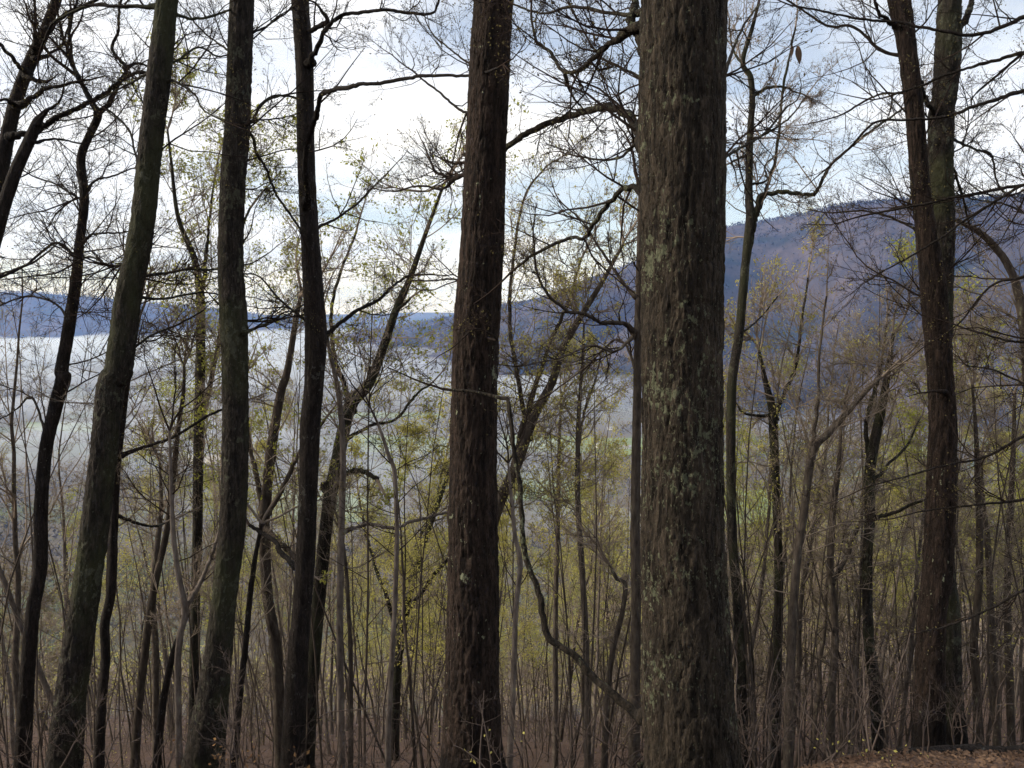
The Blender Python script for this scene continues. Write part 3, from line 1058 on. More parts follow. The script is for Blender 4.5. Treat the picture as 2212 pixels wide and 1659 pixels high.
# --- the thick oak right of centre
hero('thickest trunk in view, deeply furrowed brown oak with pale green lichen patches',
     [(1476, 0, 172), (1473, 200, 174), (1474, 500, 172), (1474, 800, 168), (1474, 1100, 174), (1479, 1300, 184), (1483, 1480, 196), (1491, 1600, 208), (1496, 1690, 226)],
     4.7, M_OAK, 'oak', seed=11, S=190, step=0.013, short='thickest lichened trunk', grow=11, auto=0,
     limbs=[
         ([(1400, 330), (1385, 290), (1367, 259), (1342, 241), (1302, 234), (1262, 241), (1212, 260), (1152, 285), (1092, 322), (1040, 350)], 21, 11, 4.9, 7.6, 4.5, 0.75),
         ([(1400, 120), (1378, 88), (1357, 60), (1367, 20), (1376, -25)], 22, 15, 4.9, 5.2, 2, 0.5),
         ([(1360, 66), (1312, 100), (1272, 140), (1222, 164), (1187, 115), (1157, 85), (1147, 30)], 13, 5, 5.0, 6.0, 6, 0.6),
         ([(1400, 425), (1387, 410), (1372, 396), (1347, 400), (1327, 430), (1297, 470), (1272, 510), (1237, 512), (1162, 545), (1120, 575)], 15, 6, 4.9, 6.2, 5, 0.65),
         ([(1400, 180), (1382, 165), (1342, 145), (1290, 115), (1240, 30)], 8, 4, 4.95, 6.3, 6, 0.6),
         ([(1400, 300), (1378, 298), (1342, 337), (1302, 345), (1262, 340)], 8, 4, 4.95, 5.6, 6, 0.5),
         ([(1220, 160), (1232, 200), (1258, 233)], 5, 4, 5.9, 6.1, 4, 0.4),
         ([(1395, 25), (1330, 30), (1240, 15), (1180, 30), (1110, 10)], 9, 4, 5.0, 6.2, 6, 0.6),
         ([(1552, 170), (1575, 120), (1600, 60), (1640, 10)], 8, 4, 5.0, 6.2, 5, 0.55),
         ([(1552, 345), (1590, 325), (1650, 290), (1700, 230)], 8, 4, 5.0, 6.4, 5, 0.55),
         ([(1395, 1545), (1379, 1535), (1340, 1505), (1290, 1462), (1235, 1405), (1180, 1362), (1160, 1285), (1136, 1200), (1126, 1090), (1111, 980), (1098, 872), (1085, 857), (1040, 848), (975, 842)], 23, 6, 4.85, 5.9, 0.25, 0.5),
     ])
# --- the straight reddish trunk in the centre
hero('straight reddish brown trunk with fine vertical ridges, centre of the picture',
     [(1066, 0, 80), (1050, 300, 84), (1043, 500, 89), (1030, 700, 96), (1024, 900, 97), (1022, 1100, 103), (1022, 1300, 112), (1019, 1500, 122), (1020, 1640, 142), (1019, 1685, 170)],
     6.7, M_RED, 'ridge', char=0.28, seed=23, S=130, step=0.017, short='reddish central trunk', grow=13,
     limbs=[
         ([(1040, 395), (1005, 380), (975, 383), (945, 372), (930, 350)], 11, 5, 6.8, 7.4, 5, 0.5),
         ([(985, 385), (950, 410), (900, 405), (860, 415), (830, 412)], 6, 3, 7.0, 7.8, 5, 0.6),
         ([(1030, 250), (990, 235), (955, 205), (905, 165)], 6, 4, 6.8, 7.9, 5, 0.7),
         ([(1040, 160), (990, 120), (940, 80)], 5, 3, 6.8, 7.9, 6, 0.7),
         ([(1020, 610), (975, 605), (930, 608), (890, 606)], 5, 3, 6.8, 7.6, 4, 0.5),
         ([(1075, 735), (1030, 712), (985, 745)], 4, 3, 6.35, 6.2, 4, 0.35),
     ])
# --- left: two stout leaning trunks and a slim dark one
hero('stout left trunk leaning right with mossy lichened blocky bark',
     [(361, 0, 40), (345, 150, 46), (325, 320, 45), (305, 500, 47), (276, 650, 51), (256, 800, 55), (241, 830, 54), (224, 977, 53), (207, 1127, 55), (186, 1277, 56), (164, 1427, 62), (150, 1527, 64), (138, 1657, 76)],
     8.3, M_LICH, 'block', seed=31, S=70, step=0.03, short='mossy leaning trunk', grow=10,
     limbs=[
         ([(340, 18), (270, 13), (200, 8), (145, 30), (110, 55), (90, 100)], 9, 4, 8.3, 8.8, 4.5, 0.8),
         ([(365, 25), (420, 40), (460, 35), (500, 20)], 7, 4, 8.3, 8.8, 5, 0.7),
         ([(352, 135), (380, 130), (430, 100), (470, 120), (500, 115)], 6, 3, 8.3, 9.4, 5, 0.7),
         ([(352, 185), (375, 172), (420, 200), (440, 235), (480, 260)], 6, 3, 8.3, 7.9, 5, 0.7),
         ([(330, 155), (270, 185), (215, 215)], 5, 3, 8.4, 9.2, 4, 0.6),
         ([(300, 345), (292, 330), (280, 280), (232, 240)], 5, 3, 8.3, 8.9, 4, 0.6),
         ([(290, 600), (340, 590), (400, 585), (470, 580), (540, 570)], 8, 3, 8.4, 9.8, 5, 0.7),
         ([(285, 640), (350, 645), (430, 632), (500, 640)], 7, 3, 8.4, 9.6, 5, 0.7),
         ([(300, 560), (240, 575), (190, 555), (120, 590), (40, 600)], 6, 3, 8.3, 9.6, 5, 0.7),
         ([(262, 770), (330, 725), (390, 700), (440, 670)], 6, 3, 8.4, 9.6, 5, 0.6),
     ], auto=6, auto_t=(0.62, 0.98))
hero('stout upright trunk with greyish lichen and a flared brown foot',
     [(523, 0, 47), (517, 150, 49), (512, 280, 50), (503, 400, 50), (498, 550, 51), (505, 700, 54), (508, 830, 53), (508, 980, 54), (503, 1127, 54), (492, 1227, 53), (480, 1327, 53), (470, 1427, 60), (456, 1527, 72), (438, 1657, 92)],
     8.9, M_LICH, 'block', seed=37, S=70, step=0.03, short='stout grey trunk', grow=10,
     limbs=[
         ([(522, 265), (548, 255), (548, 245), (575, 215), (620, 205)], 9, 4, 8.8, 9.4, 4, 0.6),
         ([(515, 280), (543, 292), (555, 330), (575, 360), (598, 415), (625, 460), (650, 500)], 7, 5, 8.9, 9.4, 4, 0.6),
         ([(510, 360), (545, 345), (610, 325), (660, 320)], 4, 2, 8.8, 9.7, 4, 0.6),
         ([(525, 80), (570, 60), (610, 35), (640, 10)], 5, 3, 8.8, 9.7, 5, 0.7),
         ([(515, 120), (480, 100), (430, 60), (400, 20)], 5, 3, 9.0, 9.9, 5, 0.7),
         ([(505, 690), (560, 695), (610, 685), (660, 655)], 5, 3, 8.8, 9.7, 5, 0.6),
         ([(530, 715), (545, 708), (590, 690), (605, 680)], 8, 4, 8.8, 9.4, 4, 0.6),
     ], auto=6, auto_t=(0.62, 0.98))
hero('slim nearly black trunk with a knobby bend, left of the central trunk',
     [(648, 0, 35), (658, 150, 36), (660, 300, 36), (666, 450, 37), (675, 600, 41), (682, 725, 46), (678, 830, 41), (670, 920, 43), (666, 1052, 40), (660, 1202, 42), (651, 1327, 41), (640, 1477, 48), (632, 1657, 54)],
     9.7, M_DARK, 'smooth', seed=43, S=60, step=0.024, short='slim black trunk', grow=10,
     limbs=[
         ([(664, 445), (668, 380), (670, 310), (681, 250), (693, 215), (706, 190), (740, 182), (781, 175), (871, 162), (921, 153), (1006, 162), (1045, 158), (1076, 146)], 15, 5, 9.6, 6.3, 0.8, 0.6),
         ([(668, 135), (676, 110), (701, 75), (731, 45), (771, 30), (841, 25), (926, 30), (946, 8)], 12, 5, 9.6, 8.2, 2.5, 0.6),
         ([(690, 740), (720, 712), (761, 680), (810, 650), (851, 615), (885, 595)], 11, 5, 9.7, 10.5, 4, 0.7),
         ([(672, 505), (700, 485), (735, 465), (781, 430), (820, 390)], 8, 3, 9.7, 10.8, 5, 0.7),
         ([(668, 700), (610, 655), (560, 600), (520, 590)], 6, 3, 9.7, 10.6, 5, 0.6),
         ([(705, 50), (690, 20), (672, 2), (620, -10)], 6, 3, 9.4, 9.2, 4, 0.5),
         ([(655, 215), (600, 205), (575, 215), (548, 240)], 5, 3, 9.7, 9.4, 4, 0.5),
         ([(660, 1230), (620, 1200), (590, 1165), (540, 1135)], 14, 9, 9.9, 11, 1, 0.5),
     ])
# --- far left: forking trees
hero('dark forked tree at the left edge with long crooked limbs',
     [(122, 0, 18), (95, 70, 20), (65, 135, 24), (37, 210, 25), (17, 290, 27), (0, 380, 29), (-25, 560, 32), (-50, 900, 36), (-70, 1300, 40), (-85, 1657, 46)],
     9.4, M_DARK, 'smooth', seed=51, S=40, step=0.04, lean=0.6, short=None, grow=6,
     limbs=[
         ([(45, 228), (75, 208), (105, 192), (140, 183)], 10, 7, 9.6, 9.4, 2, 0.5),
         ([(80, 112), (76, 70), (76, 30), (74, -20)], 9, 5, 9.8, 9.6, 3, 0.6),
         ([(62, 158), (40, 140), (20, 115), (0, 95), (-40, 70)], 9, 6, 9.7, 9.4, 3, 0.6),
         ([(58, 165), (85, 172), (98, 176)], 8, 6, 9.7, 9.6, 1, 0.3),
         ([(100, 65), (130, 40), (160, 20), (210, 0)], 11, 6, 9.8, 10.2, 4, 0.7),
         ([(80, 125), (110, 112), (135, 90), (150, 50)], 7, 4, 9.8, 10.4, 5, 0.7),
         ([(32, 225), (15, 210), (-5, 215), (-30, 200)], 6, 4, 9.6, 9.0, 4, 0.7),
     ], auto=8, auto_t=(0.6, 0.98))
hero('broken snag with a splintered top at the left edge',
     [(101, 233, 9), (92, 247, 14), (82, 262, 18), (65, 300, 22), (30, 380, 24), (0, 475, 26), (-35, 620, 29), (-75, 900, 34), (-110, 1300, 38), (-130, 1657, 44)],
     8.9, M_DARK, 'smooth', seed=53, S=40, step=0.04, lean=0.4, broken=True,
     limbs=[
         ([(20, 300), (45, 296), (75, 284), (105, 272), (140, 250), (170, 234), (200, 221), (228, 205), (250, 186), (285, 165), (325, 155)], 14, 7, 9.6, 9.3, 3.5, 0.7),
         ([(80, 268), (100, 240), (125, 222), (135, 203)], 8, 4, 9.2, 9.3, 3, 0.5),
         ([(75, 305), (125, 298), (170, 308), (185, 310)], 5, 3, 9.2, 9.7, 4, 0.6),
         ([(-20, 600), (30, 585), (90, 555), (120, 530)], 6, 3, 9.0, 9.6, 4, 0.7),
     ])
hero('crooked mid sized tree forking high, between snag and mossy trunk',
     [(170, 168, 9), (200, 224, 12), (212, 250, 15), (192, 295, 15), (175, 345, 17), (182, 430, 18), (172, 525, 18), (165, 600, 21), (150, 700, 24), (133, 800, 26), (137, 815, 30), (118, 887, 27), (98, 977, 26), (88, 1107, 27), (87, 1227, 27), (70, 1327, 28), (58, 1477, 30), (48, 1657, 36)],
     9.8, M_DARK, 'smooth', seed=59, S=44, step=0.03, short='crooked forked tree',
     limbs=[
         ([(212, 250), (230, 230), (250, 195), (268, 160), (270, 145), (240, 105), (255, 60), (262, 0)], 11, 5, 9.8, 10.2, 4, 0.6),
         ([(172, 172), (158, 142), (143, 112), (150, 55), (168, -5)], 8, 5, 9.8, 9.6, 4, 0.6),
         ([(268, 150), (300, 137), (322, 145)], 6, 4, 10, 10.2, 4, 0.5),
         ([(228, 238), (260, 260), (280, 290), (295, 345)], 4, 3, 9.8, 9.3, 4, 0.5),
         ([(188, 410), (200, 390), (240, 380), (270, 370)], 6, 3, 9.8, 10.4, 5, 0.6),
         ([(180, 435), (150, 418), (120, 400), (70, 380)], 6, 3, 9.8, 10.4, 5, 0.7),
         ([(178, 525), (200, 505), (250, 503), (280, 500)], 6, 3, 9.8, 9.2, 5, 0.6),
         ([(165, 560), (120, 525), (60, 570), (0, 592)], 7, 4, 9.8, 10.4, 4, 0.7),
         ([(150, 700), (120, 660), (60, 640), (0, 660)], 6, 3, 9.8, 10.8, 5, 0.7),
         ([(100, 940), (70, 860), (40, 880), (0, 905)], 6, 3, 9.9, 10.8, 3, 0.7),
     ], auto=8, auto_t=(0.5, 0.98))
# --- right: the crossing pair
hero('front one of the paired right trunks, ridged reddish foot, leaning left above',
     [(1942, 0, 40), (1959, 100, 35), (1976, 250, 35), (1988, 400, 36), (2000, 500, 40), (2012, 580, 46), (2018, 650, 50), (2032, 830, 49), (2036, 927, 54), (2033, 1077, 57), (2026, 1227, 60), (2013, 1327, 56), (2008, 1477, 60), (2006, 1627, 70), (2005, 1660, 76)],
     8.6, M_RED, 'ridge', char=0.75, seed=67, S=70, step=0.03, short='ridged right trunk', grow=10,
     limbs=[
         ([(1945, 65), (1925, 40), (1908, 25), (1896, 0), (1890, -20)], 9, 6, 8.6, 8.4, 2, 0.5),
         ([(2040, 850), (2020, 845), (2000, 848)], 8, 4, 8.4, 8.3, 0, 0.2),
         ([(1985, 500), (1930, 470), (1870, 455), (1800, 460)], 6, 3, 8.7, 9.8, 5, 0.7),
         ([(1960, 120), (1900, 110), (1840, 60), (1780, 55), (1700, 0)], 8, 4, 8.7, 9.5, 4, 0.8),
         ([(1968, 200), (1900, 205), (1830, 245), (1780, 260)], 6, 3, 8.7, 9.9, 5, 0.8),
     ], auto=8, auto_t=(0.6, 0.98))
hero('rear one of the paired right trunks, green lichened, forking near the top',
     [(2051, 0, 42), (2048, 100, 48), (2041, 200, 46), (2033, 255, 48), (2032, 400, 48), (2037, 500, 44), (2036, 600, 42), (2034, 830, 40), (2036, 1077, 40), (2040, 1227, 40), (2052, 1327, 40), (2056, 1477, 42), (2065, 1620, 50), (2068, 1660, 58)],
     9.4, M_LICH, 'block', char=0.8, seed=71, S=64, step=0.028, short='lichened right trunk', grow=9,
     limbs=[
         ([(2060, 75), (2075, 50), (2090, 35), (2100, 0), (2110, -30)], 15, 11, 9.4, 9.7, 2, 0.6),
         ([(2030, 252), (2012, 235), (1996, 190), (1985, 170)], 12, 8, 9.4, 9.0, 1, 0.4),
         ([(2050, 350), (2080, 420), (2090, 470)], 6, 4, 9.4, 9.8, 4, 0.6),
         ([(2050, 300), (2100, 320), (2140, 335), (2150, 380)], 6, 4, 9.4, 10.4, 4, 0.7),
     ], auto=8, auto_t=(0.6, 0.98))
hero('tree just outside the right edge sending long thin limbs across the paired trunks',
     [(2300, 0, 44), (2310, 300, 48), (2318, 600, 50), (2322, 1000, 54), (2325, 1400, 58), (2328, 1657, 66)],
     7.4, M_DARK, 'block', seed=73, S=40, step=0.05, grow=8,
     limbs=[
         ([(2310, 10), (2212, 40), (2150, 62), (2080, 70), (2000, 58), (1950, 50), (1850, 40), (1730, 15)], 11, 4, 7.4, 8.0, 3, 0.6),
         ([(2310, 110), (2212, 112), (2130, 135), (2060, 155), (2000, 180), (1930, 205)], 10, 4, 7.4, 8.2, 4, 0.6),
         ([(2312, 175), (2212, 195), (2150, 215), (2090, 235), (2040, 255), (1960, 260), (1890, 265), (1830, 325)], 10, 4, 7.4, 8.0, 4, 0.6),
         ([(2316, 385), (2212, 403), (2140, 415), (2040, 435), (1960, 450), (1880, 462)], 9, 4, 7.4, 8.0, 4, 0.6),
         ([(2318, 380), (2212, 400), (2160, 425), (2100, 465), (2040, 510), (1960, 560), (1900, 590)], 8, 3, 7.4, 8.0, 4, 0.6),
         ([(2318, 560), (2212, 600), (2140, 620), (2080, 690), (2030, 730)], 7, 3, 7.4, 8.0, 5, 0.6),
         ([(2320, 700), (2212, 740), (2120, 720), (2060, 700)], 7, 3, 7.4, 8.0, 5, 0.6),
         ([(2320, 905), (2212, 938), (2130, 985), (2050, 1005), (1960, 1030), (1880, 1050)], 9, 3, 7.4, 7.9, 4, 0.5),
         ([(2320, 1030), (2212, 1080), (2120, 1090), (2010, 1100), (1930, 1120)], 8, 3, 7.4, 7.9, 4, 0.5),
         ([(2320, 1230), (2212, 1275), (2150, 1310), (2060, 1350), (1990, 1365)], 8, 3, 7.4, 7.9, 2, 0.4),
         ([(2310, 40), (2240, 90), (2180, 140), (2110, 200)], 9, 4, 7.4, 9.5, 4, 0.7),
         ([(2316, 500), (2240, 470), (2170, 440), (2100, 430)], 7, 3, 7.4, 9.5, 5, 0.7),
         ([(2316, 820), (2230, 830), (2150, 800), (2090, 790)], 7, 3, 7.4, 9.5, 5, 0.7),
     ], lv=3)
hero('brown leaning tree arching in from the right edge behind the paired trunks',
     [(2055, 470, 6), (2095, 490, 10), (2123, 507, 13), (2150, 535, 14), (2173, 565, 15), (2195, 615, 16), (2210, 700, 17), (2225, 900, 19), (2240, 1200, 22), (2250, 1500, 24), (2255, 1640, 27)],
     12.0, M_MID, 'smooth', seed=79, S=24, step=0.06, auto=16, auto_t=(0.3, 0.98), auto_len=1.8)

# --- thinner trees behind, traced one by one
B1 = dict(style='smooth', S=18, step=0.06)
hero('slender green lichened tree right of the thickest trunk with an S shaped limb',
     [(1640, 0, 5), (1625, 60, 8), (1604, 135, 10), (1621, 165, 11), (1625, 215, 12), (1620, 300, 14), (1618, 425, 16), (1621, 475, 20), (1610, 575, 18), (1596, 725, 19), (1581, 830, 20), (1579, 1027, 20), (1583, 1177, 20), (1595, 1327, 22), (1602, 1500, 23), (1605, 1657, 26)],
     11.5, M_LICH, seed=83, short='slender lichened tree', grow=3, **B1,
     limbs=[
         ([(1624, 500), (1632, 470), (1648, 430), (1678, 412), (1718, 413), (1758, 417), (1775, 396), (1783, 377), (1800, 350), (1828, 325), (1898, 270), (1950, 235)], 13, 4, 11.5, 11.2, 4, 0.7),
         ([(1622, 530), (1638, 450), (1655, 380), (1668, 340), (1683, 240), (1698, 150), (1710, 100), (1718, 60)], 9, 4, 11.5, 11.8, 4, 0.7),
         ([(1618, 400), (1655, 390), (1652, 360), (1670, 340)], 5, 3, 11.5, 11.5, 3, 0.5),
         ([(1625, 210), (1660, 190), (1700, 188), (1720, 200)], 7, 4, 11.5, 11.9, 4, 0.6),
         ([(1620, 300), (1660, 285), (1710, 250), (1740, 210)], 6, 3, 11.5, 12.2, 5, 0.7),
         ([(1604, 135), (1580, 100), (1575, 40)], 6, 3, 11.5, 12.0, 5, 0.7),
         ([(1621, 330), (1590, 345), (1560, 360)], 6, 3, 11.5, 12.0, 5, 0.6),
         ([(1598, 720), (1640, 690), (1680, 640)], 5, 3, 11.5, 12.0, 5, 0.6),
     ], auto=6, auto_t=(0.55, 0.95), auto_len=1.4)
hero('thin trunk hugging the left side of the thickest trunk',
     [(1384, 420, 10), (1381, 560, 13), (1379, 700, 17), (1377, 830, 18), (1372, 1127, 21), (1374, 1300, 22), (1371, 1500, 24), (1370, 1657, 28)],
     10.5, M_MID, seed=89, short=None, **B1,
     limbs=[([(1372, 722), (1357, 705), (1342, 695), (1302, 691), (1262, 676), (1227, 670), (1187, 640), (1157, 580)], 13, 5, 10.5, 10.0, 5, 0.7),
            ([(1375, 640), (1340, 600), (1300, 540), (1262, 480), (1215, 440)], 8, 3, 10.5, 11.2, 5, 0.7),
            ([(1372, 725), (1330, 760), (1280, 745), (1220, 770), (1130, 790)], 8, 3, 10.5, 10.2, 5, 0.7),
            ([(1374, 800), (1335, 730), (1270, 790), (1190, 850)], 6, 3, 10.5, 11.3, 4, 0.6)])
hero('two stemmed tree slanting up right from behind the central trunk',
     [(1345, 530, 6), (1300, 610, 10), (1245, 700, 14), (1212, 760, 16), (1192, 827, 18), (1152, 902, 21), (1117, 1002, 23), (1077, 1092, 25), (1050, 1200, 26), (1040, 1400, 28), (1035, 1600, 30)],
     13.5, M_MID, seed=97, short=None, auto=12, auto_t=(0.45, 0.98), auto_len=1.9, **B1,
     limbs=[([(1112, 1010), (1135, 900), (1170, 800), (1200, 720), (1230, 650), (1255, 560)], 14, 5, 13.5, 14.2, 4, 0.9),
            ([(1140, 930), (1105, 700), (1110, 560), (1130, 430), (1180, 360)], 10, 4, 13.6, 14.8, 4, 0.9)],
     leaf=(M_LEAF2, 0.05, 0.18, 0))
hero('slanting grey trunk with a mossy top leaning right, behind the slim black trunk',
     [(958, 400, 6), (921, 500, 9), (886, 600, 13), (856, 668, 16), (831, 742, 18), (796, 830, 22), (756, 880, 27), (728, 1000, 29), (712, 1080, 29), (700, 1177, 28), (690, 1280, 29), (677, 1427, 30), (668, 1560, 32), (664, 1657, 34)],
     12.5, M_LICH, seed=101, short='slanting grey trunk', auto=11, auto_t=(0.45, 0.95), auto_len=1.8, **B1,
     limbs=[([(700, 1055), (735, 1030), (775, 1017), (800, 1025), (815, 1037)], 14, 10, 12.5, 12.3, 1.5, 0.5),
            ([(760, 880), (735, 800), (720, 700), (735, 600), (770, 500)], 13, 5, 12.6, 13.2, 4, 0.9),
            ([(850, 680), (870, 660), (888, 643)], 8, 5, 12.5, 12.3, 1, 0.3),
            ([(740, 950), (790, 920), (850, 905), (900, 850), (930, 830)], 9, 4, 12.5, 13.2, 4, 0.8)],
     leaf=(M_LEAF, 0.06, 0.30, 0))
hero('sinuous brown trunk with two limbs forking in a V, left of the slim black trunk',
     [(650, 640, 8), (641, 680, 11), (621, 800, 15), (606, 850, 18), (588, 960, 21), (574, 1080, 22), (571, 1127, 23), (577, 1277, 23), (594, 1385, 24), (602, 1500, 24), (607, 1657, 27)],
     12.0, M_MID, seed=103, short='sinuous brown trunk', auto=8, auto_t=(0.5, 0.97), auto_len=1.6, **B1,
     limbs=[([(573, 1110), (560, 1060), (545, 990), (535, 930), (530, 830)], 16, 6, 12.0, 12.4, 3, 0.7),
            ([(572, 1130), (600, 1080), (630, 1010), (655, 960), (700, 910)], 14, 6, 12.0, 11.6, 3, 0.6),
            ([(570, 1140), (600, 1165), (650, 1215)], 13, 11, 12.0, 11.4, 0.5, 0.4)],
     leaf=(M_LEAF, 0.055, 0.22, 0))
hero('thin dark trunk right beside the stout mossy leaning trunk',
     [(300, 690, 7), (285, 760, 12), (272, 827, 17), (260, 927, 18), (250, 1027, 18), (246, 1127, 18), (240, 1277, 19), (226, 1352, 20), (228, 1427, 19), (219, 1527, 20), (213, 1657, 24)],
     10.8, M_DARK, seed=107, short='thin dark trunk', auto=7, auto_t=(0.5, 0.97), auto_len=1.5, **B1,
     limbs=[([(262, 985), (300, 965), (350, 950), (400, 925), (440, 900), (480, 885)], 9, 5, 10.8, 11.2, 4, 0.7),
            ([(247, 1110), (285, 1125), (330, 1137), (355, 1130)], 8, 5, 10.8, 11.0, 2, 0.5)])
hero('straight grey twin stem rising left of the stout upright grey trunk',
     [(362, 280, 4), (370, 350, 6), (385, 470, 9), (420, 560, 13), (433, 650, 17), (432, 827, 21), (428, 1000, 21), (427, 1127, 21), (423, 1280, 20), (420, 1402, 20), (418, 1550, 22), (416, 1657, 24)],
     13.5, M_LICH, seed=109, short='grey twin stem', auto=13, auto_t=(0.5, 0.98), auto_len=1.9, **B1,
     limbs=[([(429, 930), (448, 850), (470, 750), (478, 650), (500, 560), (540, 450)], 14, 5, 13.5, 14.2, 4, 0.9),
            ([(433, 640), (450, 540), (455, 450), (470, 350)], 10, 4, 13.5, 14.2, 4, 0.9)],
     leaf=(M_LEAF, 0.06, 0.35, 0))
hero('twisting thin stem with a bowed middle left of the straight grey twin stem',
     [(398, 790, 5), (396, 850, 8), (385, 927, 10), (372, 1052, 12), (362, 1137, 13), (340, 1240, 14), (325, 1317, 16), (312, 1420, 16), (300, 1527, 17), (291, 1657, 20)],
     11.5, M_MID, seed=113, auto=6, auto_t=(0.55, 0.97), auto_len=1.3, **B1)
hero('short straight stem close behind the twisting thin stem',
     [(345, 1000, 5), (348, 1100, 9), (335, 1220, 12), (330, 1310, 14), (336, 1400, 15), (337, 1527, 16), (338, 1657, 18)],
     12.5, M_MID, seed=127, auto=6, auto_t=(0.6, 0.97), auto_len=1.3, **B1)
hero('crooked sapling forking low with one arm reaching up to the stout grey trunk',
     [(366, 930, 5), (370, 1050, 8), (374, 1150, 10), (385, 1240, 11), (400, 1317, 13), (388, 1380, 14), (384, 1450, 14), (386, 1577, 14), (388, 1657, 17)],
     10.0, M_MID2, seed=131, auto=4, auto_t=(0.6, 0.97), auto_len=1.2, **B1,
     limbs=[([(397, 1330), (418, 1275), (435, 1245), (470, 1160), (490, 1100)], 12, 6, 10, 10.3, 1.5, 0.5)])
hero('dark slanting stem meeting the crooked sapling from the lower left',
     [(404, 1310, 6), (395, 1350, 10), (372, 1420, 13), (352, 1520, 15), (338, 1657, 18)],
     10.9, M_DARK, seed=137, auto=2, auto_t=(0.6, 0.97), auto_len=0.9, **B1)
hero('slim stem right of the stout upright grey trunk, leaning a little right',
     [(566, 1130, 7), (552, 1200, 10), (540, 1290, 12), (530, 1400, 13), (518, 1500, 14), (506, 1657, 17)],
     11.0, M_DARK, seed=139, auto=4, auto_t=(0.5, 0.97), auto_len=1.1, **B1)
hero('straight thin pale stem right of the slanting grey trunk',
     [(700, 690, 5), (712, 760, 8), (731, 850, 11), (741, 977, 13), (738, 1127, 14), (734, 1327, 15), (736, 1527, 16), (738, 1657, 18)],
     11.2, M_MID2, seed=149, short='thin pale stem', auto=6, auto_t=(0.5, 0.97), auto_len=1.3, **B1,
     limbs=[([(738, 1150), (790, 1132), (850, 1137), (880, 1125), (930, 1113), (970, 1105)], 9, 6, 11.2, 11.5, 2.5, 0.6)])
hero('thin stem with a kinked top close right of the straight thin pale stem',
     [(738, 1150, 5), (748, 1230, 8), (752, 1300, 9), (757, 1400, 10), (758, 1527, 11), (757, 1657, 13)],
     12.0, M_MID, seed=151, auto=3, auto_t=(0.6, 0.97), auto_len=1.0, **B1)
hero('wiry crooked sapling with a bent top in the open gap left of the central trunk',
     [(800, 880, 4), (821, 927, 6), (840, 985, 8), (852, 1017, 9), (856, 1100, 9), (857, 1177, 10), (852, 1327, 11), (845, 1452, 12), (840, 1550, 13), (838, 1657, 15)],
     9.5, M_MID2, seed=157, short='wiry crooked sapling', auto=7, auto_t=(0.5, 0.98), auto_len=1.0, **B1)
hero('broad vase shaped olive tree fanning out behind the wiry crooked sapling',
     [(990, 960, 5), (956, 1060, 9), (920, 1160, 13), (890, 1260, 16), (868, 1360, 19), (858, 1430, 22), (852, 1550, 24), (850, 1657, 28)],
     18.0, M_LICH, seed=163, short='olive vase tree', auto=10, auto_t=(0.4, 0.97), auto_len=2.2, **B1,
     limbs=[([(858, 1420), (872, 1280), (890, 1180), (930, 1110), (960, 1010)], 14, 5, 18, 19, 3, 1.0),
            ([(858, 1400), (838, 1300), (812, 1230), (790, 1150), (775, 1070)], 12, 4, 18, 18.5, 3, 1.0),
            ([(868, 1350), (925, 1255), (985, 1190), (1040, 1150)], 12, 4, 18, 17.5, 3, 1.0)],
     leaf=(M_LEAF2, 0.08, 0.45, 0))
hero('thin curved sapling just right of the central trunk',
     [(1098, 1000, 5), (1106, 1090, 8), (1113, 1160, 9), (1124, 1215, 11), (1115, 1310, 11), (1110, 1450, 12), (1105, 1560, 13), (1100, 1657, 15)],
     9.0, M_MID2, seed=167, auto=4, auto_t=(0.5, 0.97), auto_len=1.0, **B1)
hero('slim straight tree with forked top midway between central and thickest trunks',
     [(1262, 700, 4), (1258, 780, 6), (1250, 900, 9), (1248, 1000, 11), (1249, 1100, 12), (1258, 1240, 13), (1266, 1400, 14), (1270, 1657, 17)],
     13.5, M_MID2, seed=173, short='slim straight tree', auto=14, auto_t=(0.45, 0.98), auto_len=1.5, **B1,
     limbs=[([(1249, 980), (1262, 890), (1285, 820), (1300, 760)], 8, 3, 13.5, 14, 4, 0.8)], leaf=(M_LEAF2, 0.05, 0.35, 0))
hero('grey thin tree left of the slim straight tree with leafy twigs',
     [(1212, 860, 4), (1208, 960, 7), (1206, 1060, 9), (1204, 1180, 10), (1200, 1350, 11), (1200, 1657, 14)],
     15.0, M_MID2, seed=179, auto=12, auto_t=(0.45, 0.98), auto_len=1.6, leaf=(M_LEAF2, 0.06, 0.4, 0), **B1)
hero('dark bent stem curving up towards the thin trunk beside the thickest one',
     [(1318, 1220, 6), (1332, 1250, 9), (1350, 1262, 10), (1345, 1320, 11), (1325, 1400, 12), (1312, 1500, 13), (1305, 1657, 16)],
     11.5, M_MID, seed=181, auto=5, auto_t=(0.5, 0.97), auto_len=1.1, **B1)
hero('knotty forked tree right of the slender lichened tree with spreading crown',
     [(1640, 760, 6), (1655, 830, 12), (1668, 880, 18), (1670, 910, 20), (1675, 1027, 18), (1682, 1227, 18), (1680, 1400, 19), (1678, 1560, 20), (1676, 1657, 23)],
     12.5, M_LICH, seed=191, short='knotty forked tree', auto=12, auto_t=(0.5, 0.98), auto_len=1.7, **B1,
     limbs=[([(1670, 905), (1690, 860), (1720, 790), (1730, 700), (1745, 600)], 13, 4, 12.5, 13, 4, 0.8),
            ([(1672, 900), (1610, 895), (1590, 870)], 7, 4, 12.5, 12.2, 3, 0.5)], leaf=(M_LEAF2, 0.05, 0.3, 0))
